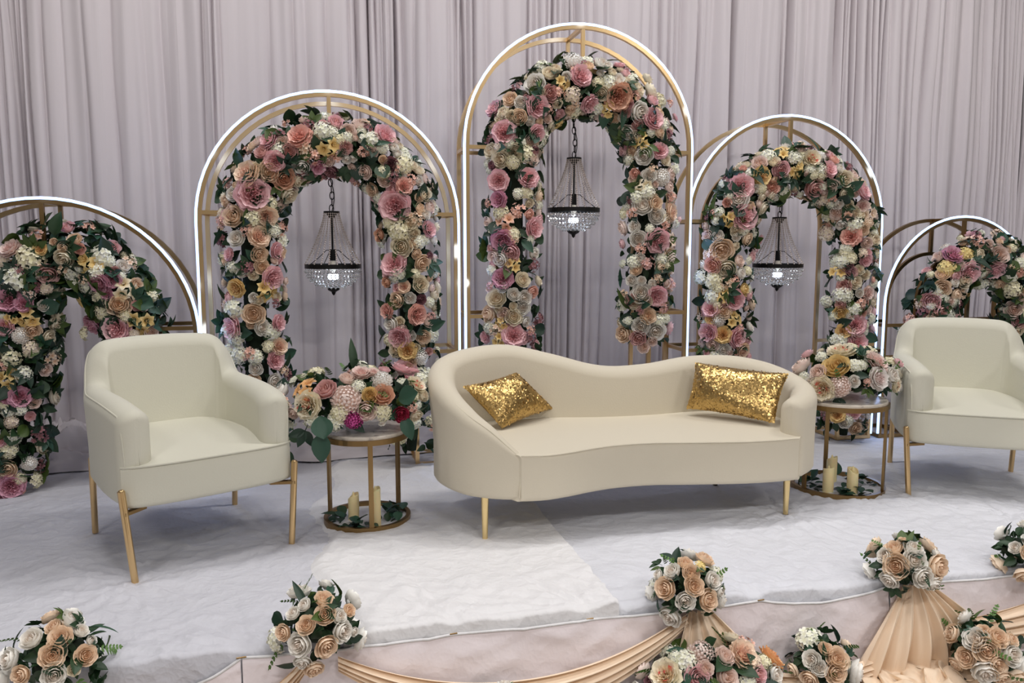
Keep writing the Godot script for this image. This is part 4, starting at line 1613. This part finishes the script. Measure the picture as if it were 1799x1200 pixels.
	garland("flower garland on the second arch from the left, down both sides", Vector3(0.03, 0, Z), [Vector2(-0.4, 0.1), Vector2(-0.4, 0.513), Vector2(-0.4, 0.927), Vector2(-0.4, 1.34), Vector2(-0.37, 1.493), Vector2(-0.283, 1.623), Vector2(-0.153, 1.71), Vector2(0, 1.74), Vector2(0.153, 1.71), Vector2(0.283, 1.623), Vector2(0.37, 1.493), Vector2(0.4, 1.34), Vector2(0.4, 0.927), Vector2(0.4, 0.513), Vector2(0.4, 0.1)], 0.16,
		"Pp -30 175 4.1;Rd -33 169 3.4;Su -25 178 2.6;Pk -15 177 5.2;Rb -23 174 2.7;Rd -20 169 3.7;Hw -26 170 2.7;Pp -27 164 4.5;Pa -41 158 5.5;Rc -36 160 3.3;Ra -30 159 4.4;" + \
		"Rt -23 156 5.0;Rw -14 162 4.7;Pm -6 162 3.4;Ru 0 160 3.3;Ly -0 170 4.6;Hw -3 180 4.0;Rw 8 166 2.4;Rd 8 172 2.9;Pp -38 148 7.0;Rw -48 148 3.2;Rc -21 148 4.5;" + \
		"Hc -29 143 2.9;Ra -48 137 4.6;Hc -40 136 3.7;Pa -32 137 4.3;Rc -33 132 2.4;Sk -42 130 2.6;Pa -36 127 4.6;Rw -47 126 3.8;Hw -28 130 2.7;Rc -16 155 2.9;Rb -12 156 2.9;" + \
		"Rb -1 165 2.9;Pp 28 179 5.0;Rb 33 177 2.4;Hw 21 176 3.6;Rw 32 173 2.5;Su 19 183 2.3;Hc 5 176 2.3;Hw 9 177 2.6;Sk 17 170 2.8;Rb 17 160 3.6;Ru 30 164 3.9;" + \
		"Hw 26 173 2.9;Hc 37 165 4.1;Rb 27 156 3.2;Rw 35 159 2.8;Pk 37 153 3.7;Rc 42 164 2.9;Rc 45 162 3.0;Rw 45 156 2.5;Rc 48 149 3.9;Pp 32 143 6.6;Rc 39 134 4.4;" + \
		"Hc 33 131 4.7;Hc 28 135 2.7;Rw 48 139 2.7;Pp 50 131 3.6;Rt 24 128 2.9;Hw 39 169 2.7;Su 31 157 2.6;Pp -51 118 2.7;Pp -28 120 3.4;Ra -36 118 3.8;Ra -35 112 3.8;" + \
		"Hw -50 111 2.6;Rw -45 109 2.6;Pp -30 106 4.8;Py -48 101 3.8;Ly -33 99 4.3;Hw -51 90 4.3;Ra -40 88 4.8;Rw -36 81 3.7;Pp -51 81 5.1;Pp -28 83 3.6;Su -29 93 2.0;" + \
		"Pa -28 71 3.6;Sk -43 68 3.1;Hw -49 67 3.7;Pp -30 64 4.1;Rw -40 60 3.1;Ra -41 54 3.4;Rw -31 53 3.3;Rc -37 95 2.3;Hw -40 66 3.1;Rb -24 104 1.9;Rp -46 54 2.3;" + \
		"Hc -33 71 2.6;Hw -54 69 2.6;Rc 35 122 5.1;Ra 42 124 2.7;Pp 31 113 5.4;Ru 50 117 2.1;Ra 43 118 2.7;Ra 46 113 3.9;Hw 32 107 3.7;Rc 45 102 3.8;Pa 36 101 2.8;" + \
		"Rt 27 103 2.7;Ra 32 94 3.6;Rw 39 95 2.7;Ru 45 94 2.7;Pk 27 88 3.5;Pk 43 86 4.5;Rw 29 81 3.9;Pp 33 74 5.0;Rw 39 75 2.9;Ra 46 74 3.5;Hw 52 74 3.1;Py 37 67 4.2;" + \
		"Rc 31 67 3.2;Mw 45 63 4.1;Pp 36 56 5.3;Ra 39 61 3.0;Pp 26 57 2.6;Hw 47 52 4.6;Hc 42 108 2.2;Ra 50 105 1.8;Sd 51 85 2.1;Rd 49 66 2.0;Hw 45 124 3.0;Hw 50 92 2.4", 101, 165, 160)
	garland("flower garland on the tallest arch, its right end stopping short", Vector3(1.393, 0, Z), [Vector2(-0.388, 0.1), Vector2(-0.388, 0.632), Vector2(-0.388, 1.163), Vector2(-0.388, 1.695), Vector2(-0.358, 1.846), Vector2(-0.272, 1.974), Vector2(-0.144, 2.06), Vector2(0.007, 2.09), Vector2(0.158, 2.06), Vector2(0.286, 1.974), Vector2(0.372, 1.846), Vector2(0.402, 1.695), Vector2(0.402, 1.35), Vector2(0.402, 1.005), Vector2(0.402, 0.66)], 0.155,
		"Mw -6 222 5.9;Pp -4 213 5.1;Hw -24 219 3.4;Rc -21 214 4.0;Rw -29 208 4.8;Ly -14 208 3.5;Rd -21 203 4.4;Hb -8 202 3.7;Ra -42 200 3.7;Rw -37 198 3.0;Pp -28 196 5.1;" + \
		"Pp -49 196 4.3;Rc -46 193 3.3;Ra -38 190 3.7;Rw -32 188 2.7;Ra -27 188 2.0;Pp -28 182 3.9;Ly -13 189 3.1;Rc -19 187 2.3;Pp -46 182 5.5;Hb -49 174 2.8;Rc -48 168 4.6;" + \
		"Hc -34 171 4.1;Sp -37 208 1.7;Rb -22 190 2.2;Ru -52 165 2.2;Hw -37 177 2.2;Hw -43 176 2.2;Rw 9 221 4.0;Ra 1 219 2.7;Rw 12 220 2.6;Pp 22 222 2.9;Rw 7 215 2.0;" + \
		"Hc 6 210 2.6;Rw 17 212 4.1;Pt 17 203 6.2;Sk 26 205 3.5;Rc 40 208 4.8;Rc 39 216 3.4;Pp 2 199 4.3;Ly 12 196 3.4;Rd 22 195 2.7;Rw 30 195 5.0;Pp 38 192 5.1;" + \
		"Rd 29 188 3.0;Hw 45 189 2.9;Hc 47 205 3.5;Sk 53 203 2.1;Rc 28 182 2.9;Ly 31 180 3.8;Rc 45 182 2.5;Pp 42 175 3.8;Rw 33 172 5.0;Rc 46 170 2.9;Pp 56 195 2.1;" + \
		"Ra 51 187 2.1;Hw 26 213 2.1;Hw 50 175 2.1;Pp -49 157 4.7;Pp -33 159 4.7;Pm -49 147 4.1;Rc -32 145 2.3;Ra -25 149 3.3;Sk -39 141 3.3;Lk -46 135 4.1;Rk -32 139 2.9;" + \
		"Pp -29 132 4.8;Ra -46 130 2.4;Hc -41 129 3.1;Pm -47 125 5.1;Rp -43 119 4.7;Rw -48 115 3.9;Ly -41 113 3.4;Rw -29 118 3.3;Pm -47 105 4.8;Hw -53 109 2.5;Rc -36 104 4.1;" + \
		"Rw -47 101 3.8;Rk -30 97 3.2;Rc -50 94 4.5;Rw -41 96 3.6;Rw -35 94 3.6;Ra -54 85 4.5;Rc -41 84 4.3;Rw -36 89 3.6;Ly -48 80 2.8;Pp -41 74 5.3;Rw -34 81 2.8;" + \
		"Pp -55 72 2.9;Ly -49 71 2.8;Hw -54 77 3.0;Sp -53 101 2.0;Sk -31 76 2.5;Hc -33 151 2.8;Rd -53 121 1.8;Rc -49 88 2.3;Rk 29 162 3.1;Rw 36 161 3.6;Mw 44 160 4.7;" + \
		"Hw 54 165 3.3;Rb 49 155 3.4;Lc 32 155 4.3;Hw 36 153 3.6;Rw 33 145 4.9;Ra 40 146 4.0;Rw 41 139 4.7;Pa 51 141 4.2;Hw 29 150 3.2;Rw 29 133 3.1;Rw 31 126 4.7;" + \
		"Pp 42 125 5.6;Lb 52 122 5.5;Ra 44 110 3.6;Mb 53 115 4.6;Sk 32 121 2.7;Sd 36 113 3.3;Rw 32 115 3.3;Hw 29 113 3.1;Rw 28 103 3.1;Rw 33 96 5.5;Pp 42 94 5.1;" + \
		"Rc 30 90 3.5;Rd 28 92 3.1;Rw 39 101 2.4;Rw 33 103 2.4;Ra 37 83 4.2;Sd 47 87 2.8;Rw 33 77 4.9;Ra 25 72 4.3;Rd 32 70 3.9;Rw 42 74 4.6;Rb 35 65 2.9;Rb 40 68 2.4;" + \
		"Hw 26 80 2.8;Hw 45 80 3.1;Sk 47 134 2.7;Hw 59 135 2.2;Rp 60 137 2.2;Rc 36 91 2.9;Rb 49 101 2.2", 102, 165, 180)
	garland("flower garland on the arch behind the right side table", Vector3(2.695, 0, Z), [Vector2(-0.39, 0.1), Vector2(-0.39, 0.483), Vector2(-0.39, 0.867), Vector2(-0.39, 1.25), Vector2(-0.358, 1.411), Vector2(-0.267, 1.547), Vector2(-0.131, 1.638), Vector2(0.03, 1.67), Vector2(0.191, 1.638), Vector2(0.327, 1.547), Vector2(0.418, 1.411), Vector2(0.45, 1.25), Vector2(0.45, 0.847), Vector2(0.45, 0.443), Vector2(0.45, 0.04)], 0.155,
		"Ly -11 177 3.6;Rb -25 170 3.8;Hw -19 175 3.5;Rc -17 171 3.2;Hw -4 174 3.5;Rk -34 167 2.2;Rp -13 166 4.4;Py -25 162 4.5;Ly -4 164 3.5;Pp -37 156 6.2;Rk -18 156 3.8;" + \
		"Rw -39 149 4.9;Rk -45 147 2.6;Ra -31 145 2.6;Rc -22 144 3.6;Pp -35 139 6.3;Ra -19 138 2.7;Rc -17 151 2.9;Ly -45 137 3.4;Rw -50 128 3.6;Rb -54 128 2.9;Rc -40 131 3.0;" + \
		"Ra -32 126 3.8;Pp -19 125 3.6;Rw -40 127 2.1;Ra -48 120 5.7;Rc -40 122 2.3;Hw -44 151 2.3;Hw -32 164 2.3;Rw -29 155 2.3;Hw -49 142 2.3;Hw -51 137 2.1;Rp -25 118 2.7;" + \
		"Ec 7 173 4.6;Mw 14 175 3.5;Rb 1 178 2.7;Ly -2 166 3.8;Rk 23 173 2.9;Pp 18 167 4.3;Rw 26 168 2.7;Su 34 169 2.6;Rd 11 156 5.3;Rb 20 157 3.9;Rc 29 161 5.0;" + \
		"Rc 35 158 3.9;Pp 42 155 5.2;Rb 36 154 3.2;Rw 27 147 3.2;Pb 42 146 3.3;Lb 46 143 4.5;Rb 27 142 3.3;Lk 31 140 3.3;Rw 31 135 3.9;Hw 38 135 4.2;Ma 47 136 3.6;" + \
		"Pk 36 128 5.1;Hb 26 130 3.7;Rc 52 126 4.6;Rb 46 124 3.2;Hw 34 121 3.0;Hc 14 163 2.7;Hw 6 167 2.7;Hb 18 149 3.0;Rp 47 118 2.7;Rb 4 164 1.7;Rk -52 111 4.2;" + \
		"Rc -45 109 4.7;Hw -57 104 3.3;Rw -36 107 3.1;Sk -40 102 2.7;Hc -52 102 4.1;Ly -47 94 4.2;Ry -33 97 3.6;Pp -40 91 5.0;Ra -25 88 3.5;Hw -52 93 3.7;Pp -52 86 4.2;" + \
		"Ra -46 85 4.2;Mw -49 79 4.2;Py -52 80 2.9;Ly -39 80 3.8;Pp -53 72 4.9;Py -46 71 4.2;Rw -27 75 2.9;Sk -35 75 2.1;Pp -37 69 4.9;Rb -51 65 4.0;Rw -45 62 3.3;" + \
		"Rp -53 60 2.5;Pa -33 61 3.9;Rp -27 57 2.4;Rb -42 60 2.3;Rp -27 116 2.7;Rp -20 121 2.7;Hc -30 108 2.3;Hc -49 98 2.7;Rb -31 86 1.7;Hc -50 88 2.3;Rw -23 103 2.1;" + \
		"Ru 35 111 3.7;Ly 31 108 3.7;Pp 46 114 3.6;Hc 37 115 3.3;Rc 42 108 3.0;Rc 46 105 2.9;Rd 34 98 4.2;Rc 40 101 4.2;Hw 34 92 4.6;Pb 49 94 3.4;Rw 43 94 2.3;Sk 45 88 3.4;" + \
		"Rd 33 87 3.2;Ry 33 82 3.6;Hw 40 84 3.6;Pp 41 75 5.6;Py 35 71 3.7;Rb 42 70 4.2;Pp 43 65 5.0;Hw 33 64 4.3;Hw 28 88 2.8;Rb 50 84 2.7;Rk 45 82 2.7;Rw 38 80 2.8;" + \
		"Rk 53 102 1.8;Hw 33 114 3.7;Hc 34 118 2.8;Hb 45 118 2.6;Hw 30 80 2.5;Rb 42 61 2.4;Hw 48 71 2.2;Py 34 19 3.8;Pp 43 21 3.8;Rw 38 15 3.6;Hw 40 16 2.5", 103, 150, 165)
	garland("flower garland behind the right armchair, on the lowest right arch", Vector3(3.944, 0, Z), [Vector2(-0.284, 0.25), Vector2(-0.254, 0.55), Vector2(-0.204, 0.78), Vector2(-0.144, 0.98), Vector2(-0.014, 1.12), Vector2(0.136, 1.17), Vector2(0.286, 1.13), Vector2(0.406, 0.97), Vector2(0.456, 0.75), Vector2(0.476, 0.3)], 0.15,
		"Pm -14 117 5.0;Hy -6 117 3.7;Rc 2 117 3.1;Rb 16 117 5.6;Rb 9 123 3.1;Hy -18 109 4.6;Ra -22 105 3.7;Pp -5 106 6.0;Rc -8 101 4.5;Rw -15 100 2.8;Ra -23 96 5.1;" + \
		"Ra -13 92 3.7;Ly 5 90 3.5;Pp 17 107 5.2;Ra 24 98 3.0;Rb 22 108 2.3;Hw 15 97 3.8;Rp -28 88 5.0;Rd -31 90 2.8;Rk -27 80 3.5;Rd -23 82 4.3;Rd -10 79 3.9;Rc -29 76 3.7;" + \
		"Hw -34 73 3.2;Hw -41 69 3.2;Rb 34 82 5.5;Rp 37 74 3.9;Hc 30 95 4.5;Rk 32 105 3.2;Hw 29 102 3.2;Rc 37 68 3.6;Hw -26 95 3.1;Hw -21 90 2.8;Rb -19 75 2.2;Rb 36 90 2.5;" + \
		"Hw -29 85 2.3", 104, 110, 140)
	chandelier("small crystal chandelier hanging in the second arch from the left", Vector3(0.03, 1.115, -4.40), 0.55)
	chandelier("small crystal chandelier hanging in the tallest arch", Vector3(1.37, 1.425, -4.38), 0.57)
	chandelier("small crystal chandelier hanging in the arch behind the right side table", Vector3(2.67, 1.105, -4.38), 0.50)
	# ---- flower mounds
	var c1 := mound("flower_centrepiece", "mixed flower centrepiece with a magenta bloom, on the left side table", "mixed centrepieces on the side tables", Vector3(0.105, 0.555, -3.46), Vector3(0.335, 0.155, 0.19),
		"Lo -21.4 8.1 10.7 4.2;Ec -20.0 2.0 15.0 4.9;Rd -12.7 8.4 14.2 4.0;Mb -4.6 4.9 17.8 5.8;Hc -7.3 -0.9 18.5 3.0;Mg -1.9 -5.2 17.9 4.0;Rb 3.4 -0.6 18.9 4.1;" + \
		"Hc 10.1 -1.9 18.0 3.0;Ry 5.1 5.6 17.5 3.2;Rt 10.7 5.6 16.6 4.0;Mw 10.8 11.3 11.5 4.4;Hw 0.8 9.7 14.8 2.3;Pb 2.2 13.6 9.1 3.5;Pb 7.3 13.6 8.1 2.3;Rp 12.2 14.1 3.6 2.2;" + \
		"Pp 20.2 12.8 -2.4 4.0;Pp 24.9 12.2 -2.1 2.4;Hw 29.3 9.3 -1.2 2.8;Ec 25.4 7.5 8.4 3.7;Hw 19.7 9.2 10.4 2.3;Rr 17.9 -3.5 15.5 3.3;Rc 24.9 -5.7 10.6 2.7;Sk 23.5 -1.5 13.4 1.9;" + \
		"Rc 28.3 3.1 9.4 2.8;Hw -9.6 -6.2 16.5 3.0;Hw -18.1 -5.5 14.5 3.0;Rb -26.1 -1.8 11.7 2.5;Hw -28.1 -8.2 3.2 2.1;Rw 10.2 -6.5 16.2 1.5", 200, 16, 46, ["Hw", "Rb", "Rc", "Hw", "Rw", "Hc", "Sk"], 0.085, -0.35)
	put_leaf(c1, Vector3(-0.15, -0.02, 0.18), Vector3(0.1, -0.6, 0.45), Vector3(0, 0.4, 1), 0.125, 1, 3)
	put_leaf(c1, Vector3(-0.15, -0.085, 0.2), Vector3(0.02, -1, 0.1), Vector3(0, 0.1, 1), 0.13, 0, 3)
	put_leaf(c1, Vector3(-0.2, -0.06, 0.16), Vector3(-0.4, -0.8, 0.2), Vector3(0, 0.2, 1), 0.10, 3, 1)
	put_leaf(c1, Vector3(0.17, 0.03, 0.17), Vector3(0.5, 0.3, 0.4), Vector3(0, 0.6, 1), 0.12, 1, 3)
	put_leaf(c1, Vector3(0.19, -0.05, 0.15), Vector3(0.3, -0.8, 0.4), Vector3(0, 0.3, 1), 0.10, 0, 3)
	put_leaf(c1, Vector3(0.0, 0.13, -0.02), Vector3(-0.1, 1, 0.1), Vector3(0, 0, 1), 0.11, 2, 0)
	mound("flower_centrepiece", "mixed flower centrepiece with yellow peonies, on the right side table", "mixed centrepieces on the side tables", Vector3(2.5, 0.56, -3.43), Vector3(0.265, 0.165, 0.2),
		"Rp -17.0 12.9 -9.3 2.8;Rb -22.0 7.4 -6.7 4.7;Rb -22.3 6.0 8.1 3.9;Ec -7.3 15.4 4.5 5.4;Ry -14.9 9.6 11.8 5.1;Pb 5.4 10.9 14.4 4.5;Mb -15.6 0.9 16.1 4.8;" + \
		"Ec -21.8 -1.4 11.3 4.9;Rw -9.5 3.0 18.3 2.8;Pw 2.6 4.0 19.3 4.6;Rw 12.6 4.8 16.6 3.5;Ec 14.8 -0.2 16.6 3.1;Rp 22.6 9.5 8.1 2.3;Hw -16.2 13.1 0.5 2.3;Hw -6.3 10.5 14.6 2.8;" + \
		"Sk -3.3 2.6 19.6 1.6;Hw -3.1 10.5 15.2 2.0;Hw -26.0 3.0 1.3 2.1;Hb 6.3 14.6 8.0 2.1;Rc -10.9 14.4 -7.4 1.7", 201, 16, 50, ["Hw", "Rb", "Rc", "Hw", "Rw", "Hc", "Sk"], 0.08, -0.25)
	mound("flower_centrepiece", "large mixed flower arrangement on the floor below the middle posy", "", Vector3(1.19, -0.24, -2.27), Vector3(0.26, 0.17, 0.13),
		"Mb -4.4 16.3 2.8 4.1;Rb 2.5 15.1 5.8 2.9;Pa 9.4 14.4 5.2 4.1;Rc 9.7 16.0 -3.9 2.7;Po 22.7 9.0 0.4 3.8;Rp 13.2 9.2 8.7 2.9;Rw 20.6 6.5 6.2 3.0;Rb 1.1 10.4 10.3 3.6;" + \
		"Rp -8.5 10.7 9.2 3.6;Ec -17.8 10.6 4.9 4.3;Hw -10.6 14.4 4.4 2.9;Rb -21.5 7.3 -4.8 3.0;Hw -13.1 14.6 1.2 1.8;Rb -5.3 13.0 8.0 2.5;Ru -22.4 7.8 2.9 1.5;Hb 13.5 12.3 5.9 1.9", 202, 18, 50, ["Hw", "Rb", "Rc", "Hw", "Rw", "Hc", "Sk"], 0.085, -0.2)
	mound("rose_posy", "peach and white rose posy at the lower left corner of the stage", "peach and white rose posies", Vector3(-0.77, 0.055, -2.37), Vector3(0.145, 0.125, 0.125),
		"Rw -4.7 10.1 6.1 2.6;Ra 0.4 11.9 3.7 2.3;Ra 2.9 10.0 7.0 2.8;Ra 1.7 6.7 10.5 2.9;Ra 9.4 4.6 8.3 2.8;Rw -10.1 5.3 7.2 2.9;Rw 7.3 10.1 3.8 1.8;Rw 10.2 7.3 5.1 1.4;" + \
		"Ra -6.1 2.5 11.1 2.5;Rw 2.4 1.9 12.2 2.7;Rc 7.0 2.2 10.8 1.5", 203, 9, 30, ["Rw", "Ra", "Hw", "Rw"], 0.06, -0.6)
	mound("rose_posy", "peach and white rose posy on the stage edge below the left side table", "peach and white rose posies", Vector3(-0.055, 0.065, -2.38), Vector3(0.135, 0.13, 0.125),
		"Ra 1.9 11.7 5.2 2.4;Rw -3.9 10.7 6.1 2.0;Rw -7.1 8.7 6.5 1.9;Ra -3.2 6.5 10.4 2.7;Ra 2.1 8.5 9.2 2.7;Rw 6.4 7.2 8.5 2.3;Ra 9.3 7.4 5.6 1.7;Rw 7.2 3.2 10.1 3.1;" + \
		"Ra -10.0 3.5 7.7 2.2;Rw -5.4 1.1 11.4 3.1;Ra 2.5 0.1 12.3 2.9;Rw 10.5 1.4 7.7 1.4", 204, 8, 30, ["Rw", "Ra", "Hw", "Rw"], 0.06, -0.6)
	mound("rose_posy", "peach and white rose posy on the stage edge above the large floor arrangement", "peach and white rose posies", Vector3(1.15, 0.075, -2.38), Vector3(0.125, 0.115, 0.12),
		"Ra -2.1 10.6 4.1 2.3;Ra -1.8 8.6 7.8 2.8;Rw -7.1 8.4 4.6 2.6;Rw -10.6 5.9 1.2 1.7;Ra -10.1 3.3 6.2 3.2;Ra -1.8 5.2 10.6 2.8;Rw -5.1 0.6 11.0 3.1;Rw 5.6 5.7 8.9 2.6;" + \
		"Ra 2.8 0.5 11.7 3.1;Rw 8.6 1.3 8.6 1.9;Hy 2.8 9.7 5.8 1.5", 205, 9, 30, ["Rw", "Ra", "Hw", "Rw"], 0.055, -0.6)
	mound("rose_posy", "peach and white rose posy on the stage edge topping the chiffon fan", "peach and white rose posies", Vector3(2.005, 0.075, -2.38), Vector3(0.125, 0.105, 0.12),
		"Rw -1.6 8.8 6.3 3.4;Rw -3.5 5.8 9.4 3.4;Ra -9.2 3.3 7.3 3.9;Ra 5.8 2.6 10.2 3.9;Rw -1.8 0.5 11.9 3.4;Ra -7.1 8.3 2.9 2.8;Ra 8.2 7.8 2.0 3.0;Rw -10.4 5.4 2.6 2.5;" + \
		"Ra -2.6 10.1 1.9 1.6;Rc 10.7 3.0 7.1 1.8", 206, 9, 30, ["Rw", "Ra", "Hw", "Rw"], 0.055, -0.6)
	mound("rose_posy", "peach and white rose posy on the floor left of the chiffon fan", "peach and white rose posies", Vector3(1.61, -0.2, -2.27), Vector3(0.115, 0.11, 0.11),
		"Rw -7.8 5.7 5.7 2.8;Ra -0.2 6.8 8.6 3.2;Ra -2.6 9.1 5.6 2.2;Rw -6.6 4.1 8.0 2.3;Ra -1.9 3.0 10.4 3.2;Rw 8.3 0.2 7.6 3.7;Ra -9.1 -0.4 6.7 2.6;Rc 2.8 5.0 9.4 1.7", 207, 9, 30, ["Rw", "Ra", "Hw", "Rw"], 0.055, -0.6)
	mound("rose_posy", "peach and white rose posy on the floor right of the chiffon fan", "peach and white rose posies", Vector3(2.225, -0.19, -2.22), Vector3(0.125, 0.12, 0.12),
		"Rw -8.8 7.0 4.9 3.6;Ra -2.8 8.6 7.9 3.1;Ra 2.1 7.8 8.9 2.2;Ra -7.6 4.7 8.3 3.7;Rw -0.0 3.8 11.4 3.7;Ra -11.7 0.4 4.1 2.9;Ra -5.1 0.7 10.9 3.1;Rw -7.6 -3.1 9.0 4.0;" + \
		"Ra 3.1 -6.4 9.7 3.6;Ra -5.5 9.8 4.5 1.8", 208, 9, 30, ["Rw", "Ra", "Hw", "Rw"], 0.055, -0.6)
	mound("rose_posy", "peach and white rose posy at the right picture edge, on the stage edge", "peach and white rose posies", Vector3(2.56, 0.07, -2.38), Vector3(0.125, 0.105, 0.12),
		"Ra -8.5 4 8 3.2;Rw -6 8 6 3;Ra 0 10 4 3", 231, 12, 26, ["Rw", "Ra"], 0.055, -0.6)
	mound("rose_posy", "peach and white rose posy at the bottom edge, just showing under the swag", "peach and white rose posies", Vector3(0.5, -0.235, -2.25), Vector3(0.11, 0.1, 0.11),
		"Rw -1 9 3 3;Ra 5 8 4 3;Ra -6 6 5 3", 232, 10, 26, ["Rw", "Ra"], 0.055, -0.6)
	# ---- chiffon on the stage front
	chiffon_fan("peach chiffon fanning to the floor below the right posy, by the upright skirt seam", Vector3(2.055, 0.0, -2.375), 0.11, Vector3(1.775, FLOOR + 0.012, -2.33), Vector3(2.37, FLOOR + 0.05, -2.33), 7.0, 0.2, 1)
	chiffon_fan("short peach chiffon tails hanging below the middle posy", Vector3(1.20, -0.01, -2.37), 0.09, Vector3(1.10, -0.26, -2.33), Vector3(1.36, -0.22, -2.33), 4.0, 0.0, 2)
	chiffon_swag("peach chiffon swag dipping between the middle posy and the left posy", Vector3(1.15, -0.035, -2.368), Vector3(0.0, -0.045, -2.368), 0.17, 0.05, 0.13, 0.05, 1)
	chiffon_swag("peach chiffon swag dipping out of the picture between the left posy and the corner posy", Vector3(-0.10, -0.045, -2.368), Vector3(-0.77, -0.045, -2.368), 0.19, 0.05, 0.13, 0.05, 3)
	chiffon_swag("peach chiffon swag at the right edge, rising from behind a floor posy", Vector3(2.30, -0.20, -2.37), Vector3(3.0, -0.03, -2.37), 0.03, 0.10, 0.16, 0.05, 2)
	chiffon_swag("peach chiffon lying along the floor between the large arrangement and a posy", Vector3(1.28, -0.25, -2.35), Vector3(1.86, -0.28, -2.33), 0.0, 0.09, 0.07, 0.08, 5, 0.06)
